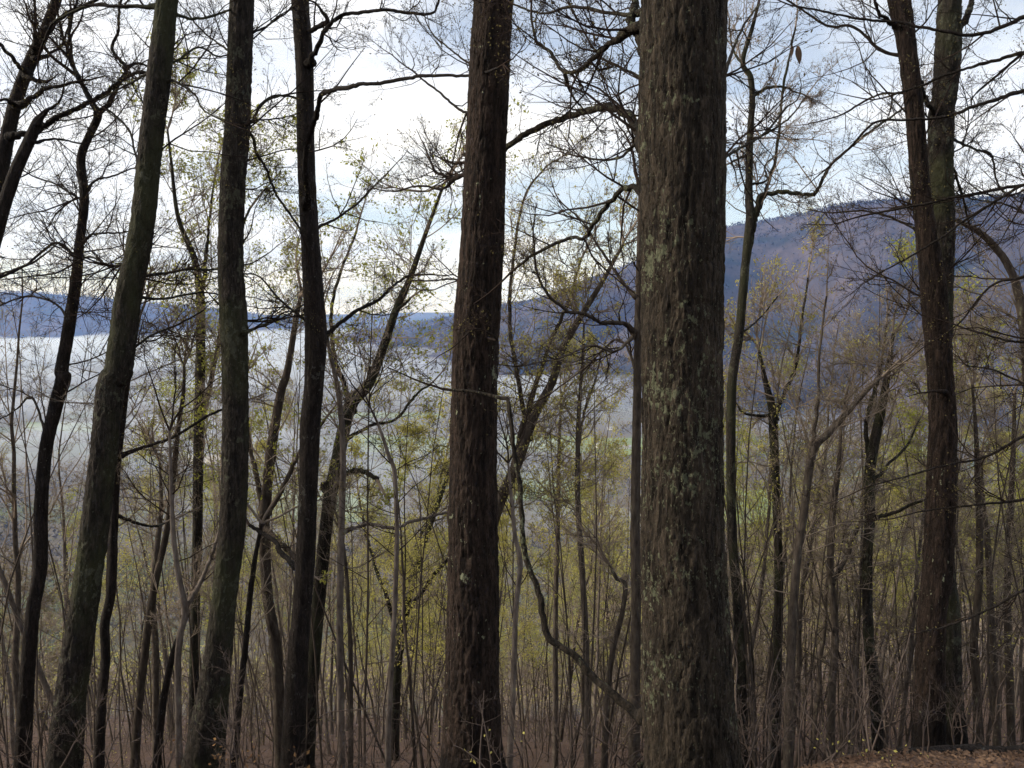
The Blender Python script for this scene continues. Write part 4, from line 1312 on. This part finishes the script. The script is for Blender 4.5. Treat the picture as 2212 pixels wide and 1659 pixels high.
hero('long sweeping stem curving up right, second beyond the slender lichened tree',
     [(1905, 815, 7), (1888, 827, 9), (1828, 892, 13), (1790, 935, 15), (1758, 970, 17), (1743, 1052, 17), (1735, 1120, 17), (1722, 1200, 18), (1713, 1327, 19), (1706, 1500, 20), (1702, 1657, 23)],
     11.0, M_MID, seed=193, short='long sweeping stem', auto=10, auto_t=(0.45, 0.98), auto_len=1.5, **B1,
     limbs=[([(1750, 1000), (1765, 880), (1770, 760), (1785, 640)], 10, 4, 11, 11.5, 4, 0.8)])
hero('upright stem forking into thin rods left of the forked green tree',
     [(1818, 900, 5), (1812, 1000, 9), (1803, 1067, 12), (1797, 1150, 14), (1793, 1227, 15), (1800, 1300, 15), (1804, 1377, 16), (1797, 1500, 17), (1793, 1657, 20)],
     12.0, M_MID, seed=197, short='upright rodded stem', auto=10, auto_t=(0.5, 0.98), auto_len=1.5, **B1,
     limbs=[([(1800, 1260), (1850, 1160), (1870, 1080), (1890, 980)], 11, 4, 12, 12.6, 3, 0.7)])
hero('forked green lichened tree nearest left of the paired right trunks',
     [(1930, 720, 6), (1918, 800, 12), (1905, 880, 18), (1888, 960, 21), (1878, 1030, 22), (1879, 1127, 21), (1873, 1227, 21), (1877, 1377, 22), (1890, 1500, 24), (1900, 1657, 28)],
     11.6, M_LICH, seed=199, short='forked green tree', auto=12, auto_t=(0.5, 0.98), auto_len=1.7, **B1,
     limbs=[([(1882, 1000), (1872, 930), (1885, 860), (1902, 800), (1915, 700)], 13, 5, 11.6, 12, 3, 0.8),
            ([(1882, 1120), (1930, 1105), (1980, 1085), (2010, 1072)], 9, 5, 11.6, 10.8, 2, 0.5),
            ([(1878, 1045), (1920, 1000), (1960, 960), (1990, 900)], 8, 4, 11.6, 12.5, 4, 0.7)])
hero('straight thin tree right of the paired trunks',
     [(2100, 830, 5), (2108, 930, 8), (2112, 1050, 12), (2116, 1127, 14), (2114, 1277, 15), (2104, 1380, 16), (2110, 1500, 17), (2112, 1657, 19)],
     12.0, M_MID, seed=211, short='thin right tree', auto=12, auto_t=(0.4, 0.98), auto_len=1.6, **B1)
hero('grey stem second from the right edge below the leaning tree',
     [(2118, 1000, 6), (2125, 1100, 10), (2135, 1200, 13), (2143, 1377, 15), (2150, 1500, 16), (2155, 1657, 18)],
     13.0, M_MID, seed=223, auto=11, auto_t=(0.4, 0.98), auto_len=1.6, **B1)
hero('dark stem nearest to the right edge of the picture',
     [(2192, 850, 6), (2188, 1000, 10), (2180, 1150, 13), (2176, 1300, 15), (2182, 1500, 16), (2186, 1657, 18)],
     13.5, M_MID, seed=227, auto=12, auto_t=(0.4, 0.98), auto_len=1.7, **B1)

# ------------------------------------------------------------------ the wood down the slope: prototypes, then every tree its own object
def proto_tree(H, r, seed, kind):
    rng = np.random.default_rng(seed)
    TT = Tubes(); CT = Tubes()
    n = 18
    P, D, R = walk(np.zeros((1, 3)), np.array([[rng.normal(0, .06), rng.normal(0, .06), 1.0]]), np.array([H]), np.array([r]), n, 0.045, 0.03, rng, 0.12)
    P[0, 0] -= [0, 0, 0.0]; R[0, 0] *= 1.25
    P = P.copy(); P[:, :, :2] += np.cumsum(rng.normal(0, 0.035 * H / n, (1, n, 2)), axis=1)
    stem = np.concatenate([P[:, :1] - np.array([0, 0, 0.6]), P], 1)
    TT.add(stem, np.concatenate([R[:, :1] * 1.25, R], 1), 8)
    if kind == 'layered':      # understorey with flat spreading branches
        per, t0, a0, a1, up, rat, flat = 20, 0.15, 60, 88, 0.0, 0.30, 0.7
    elif kind == 'spread':     # forking crown
        per, t0, a0, a1, up, rat, flat = 13, 0.34, 28, 58, 0.05, 0.36, 0.0
    else:                      # slender pole tree
        per, t0, a0, a1, up, rat, flat = 17, 0.32, 25, 55, 0.07, 0.22, 0.0
    s, d, ln, rr = spawn(P, D, R, [H], np.array([per]), t0, 0.99, a0, a1, rat, rng, 0.2, 0.5, flat=flat)
    rr = np.clip(rr, 0.006, r * 0.55)
    P1, D1, R1 = walk(s, d, ln, rr, 9, 0.15, up, rng, 0.25)
    CT.add(P1, R1, 4)
    s, d, ln2, rr2 = spawn(P1, D1, R1, ln, 6.5, 0.2, 1.0, 25, 60, 0.48, rng, 0.2, 0.55, flat=flat)
    P2, D2, R2 = walk(s, d, ln2, np.maximum(rr2, 0.0055), 5, 0.2, up, rng, 0.35)
    CT.add(P2, R2, 3)
    s, d, ln3, rr3 = spawn(P2, D2, R2, ln2, 5.0, 0.15, 1.0, 25, 60, 0.5, rng, 0.12, 0.6, flat=flat)
    P3, D3, R3 = walk(s, d, ln3, np.maximum(rr3, 0.0042), 3, 0.22, up, rng, 0.5)
    CT.add(P3, R3, 3)
    s, d, ln4, rr4 = spawn(P3, D3, R3, ln3, 3.2, 0.2, 1.0, 25, 60, 0.6, rng, 0.12, 0.75, flat=flat)
    P4, D4, R4 = walk(s, d, ln4, np.maximum(rr4, 0.0038), 2, 0.2, up, rng, 0.6)
    CT.add(P4, R4, 3)
    tips = np.concatenate([P2[:, -1], P3[:, -1], P3[:, 1], P4[:, -1]])
    return TT.mesh('trunk'), CT.mesh('crown'), tips, rng


PROTOS = {}
for i, (key, H, r, kind, lmat, size, frac) in enumerate([
        ('pole_bare', 12, .065, 'pole', M_LEAF2, .04, .4), ('pole_bare', 14, .085, 'pole', M_LEAF2, .04, .3), ('pole_bare', 10, .05, 'pole', M_LEAF2, .05, .15),
        ('spread_bare', 14, .11, 'spread', M_LEAF2, .045, .35), ('spread_bare', 16, .13, 'spread', M_LEAF2, .05, .12), ('spread_bare', 12, .09, 'spread', M_LEAF2, .045, .35),
        ('spread_leafy', 14, .10, 'spread', M_LEAF2, .095, .85), ('spread_leafy', 12, .08, 'spread', M_LEAF, .09, .8), ('pole_leafy', 12, .06, 'pole', M_LEAF, .075, .7),
        ('pole_leafy', 13, .07, 'pole', M_LEAF2, .08, .8), ('sapling', 5.5, .028, 'layered', M_LEAF2, .05, .25), ('sapling', 4.2, .022, 'layered', M_BUD, .04, .5), ('sapling', 6.5, .032, 'layered', M_BUD, .04, .4)]):
    tm, cm, tips, rng = proto_tree(H, r, 500 + i, kind)
    sel = tips[rng.uniform(0, 1, len(tips)) < frac]
    if 'leafy' in key:
        sel = np.repeat(sel, 3, 0) + rng.normal(0, 0.12, (len(sel) * 3, 3))
    V, tr = leaf_quads(sel, size, rng, 0.2)
    lm = new_mesh('leaves', V, tris=tr, smooth=False)
    tm.materials.append(M_MID if 'spread' in key else M_MID2); cm.materials.append(M_TWIG2); lm.materials.append(lmat)
    PROTOS.setdefault(key, []).append((H, tm, cm, lm))


def plant(key, x, y, h, rz, tilt):
    opts = PROTOS[key]
    H, tm, cm, lm = opts[int(RNG.integers(len(opts)))]
    z = float(ground_z(x, y))
    t = thing('sapling' if key == 'sapling' else 'tree', 'tree', 'sapling' if key == 'sapling' else 'tree', (x, y, z))
    s = h / H
    t.scale = (s, s, s)
    t.rotation_euler = (tilt[0], tilt[1], rz)
    for nm, me, kd in (('trunk', tm, None), ('crown', cm, 'stuff'), ('leaves', lm, 'stuff')):
        o = bpy.data.objects.new(nm, me)
        COL.objects.link(o)
        o.parent = t
        if kd: o['kind'] = kd
    PLANTED.append((t, key, x, y, z, h))
    return t


PLANTED = []
spots = [(hx, hy) for hx, hy in HEROES]


def scatter(n, d0, d1, a0, a1, keys, wts, hrange, gap, seed, power=1.0):
    rng = np.random.default_rng(seed)
    made = 0; tries = 0
    while made < n and tries < n * 60:
        tries += 1
        dist = d0 + (d1 - d0) * rng.uniform(0, 1) ** power
        a = rng.uniform(a0, a1)
        x, y = dist * math.tan(a), dist
        if any((x - sx) ** 2 + (y - sy) ** 2 < gap * gap for sx, sy in spots):
            continue
        spots.append((x, y))
        key = keys[int(rng.choice(len(keys), p=np.array(wts) / sum(wts)))]
        h = rng.uniform(*hrange) if key != 'sapling' else rng.uniform(3.0, 6.5)
        plant(key, x, y, h, rng.uniform(0, 6.28), (rng.normal(0, .05), rng.normal(0, .05)))
        made += 1


A = math.radians
# right third: dense poles and saplings
scatter(50, 12, 30, A(15.2), A(35), ['pole_bare', 'spread_bare', 'pole_leafy', 'sapling'], [7, 1, 3, 3], (7.5, 10.5), 0.7, 1)
scatter(56, 26, 64, A(14.5), A(35), ['pole_bare', 'spread_bare', 'spread_leafy', 'pole_leafy'], [3, 2, 5, 4], (10, 14.5), 1.2, 2)
# centre
scatter(18, 13, 28, A(-12), A(9.5), ['pole_bare', 'sapling', 'pole_leafy'], [3, 4, 3], (6, 8.5), 1.0, 3)
scatter(40, 26, 65, A(-14), A(12), ['pole_leafy', 'spread_leafy', 'pole_bare', 'spread_bare'], [4, 6, 1, 1], (9, 13), 1.5, 4)
# left
scatter(20, 12, 28, A(-35), A(-13), ['pole_bare', 'sapling', 'spread_bare'], [5, 4, 1], (6.5, 10), 0.9, 5)
scatter(34, 24, 62, A(-35), A(-12), ['pole_bare', 'spread_bare', 'spread_leafy', 'pole_leafy'], [4, 2, 3, 3], (10, 15), 1.4, 6)
# farther down, all across
scatter(62, 60, 130, A(-35), A(35), ['spread_leafy', 'pole_leafy', 'spread_bare', 'pole_bare'], [5, 3, 3, 1], (14, 20), 3.0, 7, 0.8)


def name_the_planted():
    marks = sorted(HERO_X)
    words = ['first', 'second', 'third', 'fourth', 'fifth', 'sixth', 'seventh', 'eighth', 'ninth', 'tenth', 'eleventh', 'twelfth', 'thirteenth', 'fourteenth', 'fifteenth', 'sixteenth', 'seventeenth', 'eighteenth', 'nineteenth', 'twentieth']
    look = {'pole_bare': 'slender bare', 'spread_bare': 'bare spreading', 'spread_leafy': 'yellowish leafing', 'pole_leafy': 'greenish leafing', 'sapling': 'thin twiggy'}
    bins = {}
    for rec in PLANTED:
        t, key, x, y, z, h = rec
        px, _ = to_px((x, y, z + h * 0.35))
        k = sum(1 for m in marks if m[0] < px)
        zone = 'near' if y < 26 else ('mid' if y < 60 else 'far')
        bins.setdefault((k, zone, key), []).append((px, t))
    where = {'near': 'just behind the big trunks', 'mid': 'partway down the slope', 'far': 'far down the slope'}
    for (k, zone, key), lst in bins.items():
        lst.sort(key=lambda q: q[0])
        if k == 0:
            gap = 'left of the ' + marks[0][1]
        elif k == len(marks):
            gap = 'right of the ' + marks[-1][1]
        else:
            gap = 'between %s and %s' % (marks[k - 1][1], marks[k][1])
        for i, (px, t) in enumerate(lst):
            noun = 'sapling' if key == 'sapling' else 'tree'
            order = '' if len(lst) == 1 else (words[i] + ' from left ' if i < 20 else '')
            t['label'] = ('%s %s %s%s' % (look[key], noun, order, ('far downslope ' if zone == 'far' else 'downslope ' if zone == 'mid' else 'close ') + gap))
            t['group'] = 'saplings of the thicket' if noun == 'sapling' else 'trees of the wood on the slope'


name_the_planted()


# ------------------------------------------------------------------ the rest of the wood below, too far to tell apart
def far_wood():
    rng = np.random.default_rng(321)
    n = 2200
    y = rng.uniform(120, 620, n)
    x = rng.uniform(-0.74, 0.74, n) * y
    z = ground_z(x, y)
    H = rng.uniform(12, 19, n)
    T = Tubes()
    top = np.stack([x + rng.normal(0, .5, n), y + rng.normal(0, .5, n), z + H], 1)
    bot = np.stack([x, y, z - .5], 1)
    T.add(np.stack([bot, (bot + top) / 2 + rng.normal(0, .2, (n, 3)), top], 1), np.stack([np.full(n, .16), np.full(n, .11), np.full(n, .02)], 1), 3)
    V, Q = T.arrays()
    k = 46
    c = np.repeat(np.stack([x, y, z + H * 0.42], 1), k, 0); hh = np.repeat(H, k)
    d = rng.normal(0, 1, (n * k, 3)); d[:, 2] = np.abs(d[:, 2]) * 1.1 + 0.35; d = unit(d)
    a = c + d * (rng.uniform(0.02, 0.30, n * k) * hh)[:, None]
    e = a + (d + rng.normal(0, .35, d.shape)) * (rng.uniform(0.10, 0.26, n * k) * hh)[:, None]
    w = unit(np.cross(e - a, rng.normal(0, 1, d.shape))) * rng.uniform(0.05, 0.13, (n * k, 1))
    tw = np.stack([a - w, a + w, e], 1).reshape(-1, 3)
    add_obj('slope_wood', new_mesh('slope_wood', np.concatenate([V, tw]), quads=Q, tris=len(V) + np.arange(n * k * 3).reshape(-1, 3), smooth=False), M_TWIG2, kind='stuff',
            label='bare grey brown wood covering the lower slope', cat='wood')
    leafy = np.repeat(fbm(x / 60, y / 60, 44, 3) > 0.36, k)
    pts = e[leafy]
    pts = pts + rng.normal(0, .35, (len(pts), 3))
    V, tr = leaf_quads(pts, 0.62, rng, 0, 0.6)
    add_obj('slope_wood_leaves', new_mesh('slope_wood_leaves', V, tris=tr, smooth=False), M_LEAF2, kind='stuff', label='yellow green spring leaves of the wood on the lower slope', cat='leaves')


far_wood()


# ------------------------------------------------------------------ the forest floor close by
def litter():
    rng = np.random.default_rng(77)
    n = 34000
    y = 2.4 + 22 * rng.uniform(0, 1, n) ** 1.5
    x = rng.uniform(-0.78, 0.78, n) * y
    m = 9000                                                          # thick on the shelf by the log
    y[:m] = rng.uniform(5.0, 10.5, m); x[:m] = rng.uniform(0.26, 0.72, m) * y[:m]
    z = ground_z(x, y) + rng.uniform(0.005, 0.04, n)
    V, tr = leaf_quads(np.stack([x, y, z], 1), 0.055, rng, 0.0, 0.62)
    # lay most of them down
    Vr = V.reshape(-1, 4, 3); c = Vr.mean(1, keepdims=True)
    flat = rng.uniform(0.1, 0.6, (n, 1))
    Vr[:, :, 2] = c[:, :, 2] + (Vr[:, :, 2] - c[:, :, 2]) * flat
    add_obj('leaf_litter', new_mesh('leaf_litter', Vr.reshape(-1, 3), tris=tr, smooth=False), M_LITTER, kind='stuff', label='brown fallen leaves covering the forest floor', cat='leaves')


litter()


def undergrowth():
    rng = np.random.default_rng(611)
    n = 650
    y = 9.5 + 55 * rng.uniform(0, 1, n) ** 1.25
    x = rng.uniform(-0.76, 0.76, n) * y
    base = np.stack([x, y, ground_z(x, y) - 0.05], 1)
    base = np.repeat(base, 2, 0) + rng.normal(0, 0.12, (2 * n, 3)) * [1, 1, 0]
    dv = np.stack([rng.normal(0, .55, 2 * n), rng.normal(0, .55, 2 * n), np.ones(2 * n)], 1)
    ln = 0.4 + 2.4 * rng.uniform(0, 1, 2 * n) ** 1.6
    T = Tubes()
    P, D, R = walk(base, dv, ln, 0.005 + 0.003 * ln, 6, 0.22, -0.02, rng, 0.3)
    T.add(P, R, 3)
    s, d, l2, r2 = spawn(P, D, R, ln, 6.0, 0.2, 1.0, 30, 70, 0.38, rng, 0.15, 0.6)
    P2, D2, R2 = walk(s, d, l2, np.maximum(r2, 0.0028), 3, 0.2, 0.02, rng, 0.4)
    T.add(P2, R2, 3)
    s, d, l3, r3 = spawn(P2, D2, R2, l2, 2.0, 0.2, 1.0, 30, 60, 0.6, rng, 0.1, 0.6)
    P3, D3, R3 = walk(s, d, l3, np.maximum(r3, 0.003), 2, 0.2, 0.02, rng, 0.5)
    T.add(P3, R3, 3)
    add_obj('undergrowth', T.mesh('undergrowth'), M_BRUSH, kind='stuff', label='mauve brown bare brushwood filling the forest floor', cat='brushwood')
    tips = np.concatenate([P2[:, -1], P3[:, -1]])
    sel = tips[(rng.uniform(0, 1, len(tips)) < 0.6) & (tips[:, 1] > 15)]
    V, tr = leaf_quads(sel, 0.035, rng)
    add_obj('undergrowth_leaves', new_mesh('undergrowth_leaves', V, tris=tr, smooth=False), M_LEAF2, kind='stuff', label='tiny yellow green leaves sprouting on the brushwood', cat='leaves')


undergrowth()


def whips():
    """thin young stems standing close together, past counting"""
    rng = np.random.default_rng(733)
    n = 640
    y = 11 + 40 * rng.uniform(0, 1, n) ** 1.3
    u = np.where(rng.uniform(0, 1, n) < 0.5, rng.uniform(0.26, 0.74, n), rng.uniform(-0.74, 0.28, n))
    x = u * y
    base = np.stack([x, y, ground_z(x, y) - 0.05], 1)
    dv = np.stack([rng.normal(0, .10, n), rng.normal(0, .10, n), np.ones(n)], 1)
    ln = rng.uniform(3.0, 8.0, n)
    T = Tubes()
    P, D, R = walk(base, dv, ln, 0.007 + 0.0022 * ln, 8, 0.06, 0.02, rng, 0.2)
    T.add(P, R, 3)
    s, d, l2, r2 = spawn(P, D, R, ln, 9.0, 0.25, 1.0, 25, 65, 0.17, rng, 0.2, 0.55)
    P2, D2, R2 = walk(s, d, l2, np.maximum(r2, 0.0032), 3, 0.15, 0.06, rng, 0.4)
    T.add(P2, R2, 3)
    s, d, l3, r3 = spawn(P2, D2, R2, l2, 3.0, 0.2, 1.0, 25, 60, 0.5, rng, 0.1, 0.6)
    P3, D3, R3 = walk(s, d, l3, np.maximum(r3, 0.003), 2, 0.2, 0.02, rng, 0.5)
    T.add(P3, R3, 3)
    add_obj('thicket', T.mesh('thicket'), M_WHIP, kind='stuff', label='dense thicket of thin dark upright stems on the slope', cat='thicket')


whips()


def fallen_log():
    a = at(1880, 1668, 7.0); b = at(2300, 1630, 7.3)
    n = 90
    t = np.linspace(0, 1, n)[:, None]
    C = a * (1 - t) + b * t
    R = np.interp(t[:, 0], [0, .06, .5, 1], [0.01, 0.042, 0.065, 0.075])
    C[:, 2] = ground_z(C[:, 0], C[:, 1]) + R * 0.7
    k = np.ones(9) / 9
    C[4:-4, 2] = np.convolve(C[:, 2], k, 'valid')
    lg = thing('fallen_log', 'dark fallen log lying on the leaf litter at the lower right', 'log', C[0])
    R[-1] *= 0.05
    add_obj('trunk', bark_trunk(C, R, 'block', 9, 28, C[0]), M_DARK, lg)
    # pale broken branch lying along it
    S_ = np.array([at(2085, 1634, 7.5), at(2120, 1628, 7.5), at(2148, 1621, 7.5)])
    S_[:, 2] = np.maximum(S_[:, 2], ground_z(S_[:, 0], S_[:, 1]) + 0.02)
    T = Tubes(); G = resample(np.column_stack([S_, [0.004, 0.013, 0.009]]), 14); T.add(G[:, :3], G[:, 3], 6)
    st = thing('fallen_branch', 'pale stripped branch lying behind the dark fallen log', 'branch', S_[0])
    add_obj('stem', T.mesh('stem', S_[0]), M_PALETWIG, st)


fallen_log()


def shrub(px, d, h, seed, label, mat, stems=3, spread=0.35, pale=False, leafm=None, tips_on=True, lsize=0.03, frac=0.6):
    rng = np.random.default_rng(seed)
    x = (px - 1106) / FPX * d
    z = float(ground_z(x, d))
    base = np.array([x, d, z])
    t = thing('shrub', label, 'shrub', base, 'bare shrubs on the forest floor')
    T = Tubes(); tips = []
    s0 = base + rng.normal(0, 0.04, (stems, 3)) * [1, 1, 0] - [0, 0, 0.05]
    dv = np.stack([rng.normal(0, spread, stems), rng.normal(0, spread, stems), np.ones(stems)], 1)
    ln = h * rng.uniform(0.7, 1.15, stems)
    P, D, R = walk(s0, dv, ln, np.full(stems, 0.006 + 0.004 * h), 10, 0.11, 0.02, rng, 0.3)
    for i in range(stems):
        S_ = Tubes(); S_.add(P[i], R[i], 6)
        add_obj('stem', S_.mesh('stem', base), mat, t)
    tips = twigs_on(T, P, D, R, ln, rng, 5.5, 0.34 * h ** 0.5, up=0.03, lv=2, t0=0.25)
    if T.b:
        add_obj('twigs', T.mesh('twigs', base), mat, t, kind='stuff')
    if leafm is not None:
        sel = tips[rng.uniform(0, 1, len(tips)) < frac]
        if len(sel):
            V, tr = leaf_quads(sel, lsize, rng, 0.2, 0.6)
            add_obj('leaves', new_mesh('leaves', V - base, tris=tr, smooth=False), leafm, t, kind='stuff')


SH = [
    (165, 6.6, 0.9, 'pale twiggy shrub before the foot of the mossy leaning trunk', M_PALETWIG, None),
    (40, 6.9, 1.0, 'reddish twiggy shrub at the lower left corner', M_TWIG2, None),
    (485, 6.6, 1.15, 'pale forked shrub before the flared foot of the stout grey trunk', M_PALETWIG, None),
    (300, 7.2, 0.6, 'low tangled shrub between the mossy trunk and the stout grey trunk', M_PALETWIG, None),
    (410, 7.6, 0.5, 'small shrub with ochre leaves left of the flared brown foot', M_TWIG2, M_OCHRE),
    (565, 7.2, 0.45, 'small shrub with dead ochre leaves right of the flared brown foot', M_TWIG2, M_OCHRE),
    (600, 7.4, 0.5, 'shrub with curled brown leaves left of the slim black foot', M_TWIG2, M_OCHRE),
    (735, 7.0, 0.45, 'low shrub with bright ochre leaves right of the slim black foot', M_TWIG2, M_OCHRE),
    (690, 8.2, 1.0, 'thin shrub behind the foot of the slim black trunk', M_TWIG2, None),
    (810, 7.2, 0.6, 'broken pale shrub in the gap left of the central foot', M_PALETWIG, None),
    (900, 7.6, 0.7, 'brown shrub close left of the central foot', M_TWIG2, M_OCHRE),
    (1040, 5.6, 0.95, 'wiry grey shrub branching before the central foot', M_PALETWIG, None),
    (1075, 5.4, 0.5, 'budding sprig with pale tips before the central foot', M_PALETWIG, M_LEAF2),
    (1150, 7.4, 1.1, 'thin shrub right of the central foot', M_TWIG2, None),
    (1230, 8.0, 1.2, 'shrub below the curved hanging limb', M_TWIG2, None),
    (1320, 7.2, 1.0, 'shrub left of the thickest foot', M_TWIG2, None),
    (1615, 7.0, 1.3, 'pale shrub close right of the thickest foot', M_PALETWIG, None),
    (1690, 8.2, 1.5, 'tall twiggy shrub second right of the thickest foot', M_TWIG2, None),
    (1770, 7.4, 1.4, 'pale slanting shrub third right of the thickest foot', M_PALETWIG, None),
    (1850, 8.6, 1.5, 'dense brown shrub left of the paired right feet', M_TWIG2, None),
    (1930, 7.6, 1.5, 'thorny shrub nearest left of the paired right feet', M_PALETWIG, None),
    (1978, 6.9, 0.9, 'thin dark sprout before the ridged right foot', M_TWIG2, None),
    (2052, 6.6, 0.65, 'forked pale sprout before the lichened right foot', M_PALETWIG, None),
    (2140, 8.2, 1.3, 'twiggy shrub above the fallen log', M_TWIG2, None),
    (2195, 7.8, 1.2, 'reddish shrub at the lower right edge', M_TWIG2, None),
    (1835, 6.4, 0.28, 'leafy green sprout at the bottom left of the paired right feet', M_TWIG2, M_LEAF2),
    (1905, 6.4, 0.25, 'leafy green sprout second left of the paired right feet', M_TWIG2, M_LEAF2),
    (1955, 6.4, 0.25, 'leafy green sprout under the ridged right foot', M_TWIG2, M_LEAF2),
    (2010, 6.4, 0.22, 'leafy green sprout under the lichened right foot', M_TWIG2, M_LEAF2),
]
for i, (px, d, h, lb, mt, lf) in enumerate(SH):
    mt = M_BRUSH if mt is M_TWIG2 else mt
    shrub(px, d, h, 900 + i, lb, mt, stems=2 if h < 1 else 3, leafm=lf, lsize=0.045 if lf is M_OCHRE else 0.03, frac=0.35)


def hanging_leaf():
    p = at(1717, 100, 11.6)
    t = thing('dead_leaves', 'curled brown dead leaves caught on a twig against the sky', 'leaf', p)
    for k, (dx, w, l_, tw) in enumerate(((-0.02, 0.075, 0.22, 0.4), (0.055, 0.06, 0.26, -0.5))):
        n = 8
        V = []; Q = []
        for i in range(n):
            f = i / (n - 1)
            hw = w * math.sin(math.pi * min(1, f * 0.92 + 0.05)) ** 0.8
            for j, s in enumerate((-1, -0.3, 0.3, 1)):
                V.append([dx + s * hw * math.cos(tw + f) * 0.8 + 0.03 * f * (1 if k else -1), s * hw * math.sin(tw + f) + 0.03 * (s * s), -l_ * f + 0.02 * s * s])
        for i in range(n - 1):
            for j in range(3):
                a = i * 4 + j
                Q.append([a, a + 1, a + 5, a + 4])
        add_obj('leaf', new_mesh('leaf', np.array(V), quads=np.array(Q)), M_LITTER, t)


hanging_leaf()
print('TRIANGLES', sum(len(me.loops) - 2 * len(me.polygons) for me in bpy.data.meshes), 'objects', len(bpy.data.objects))
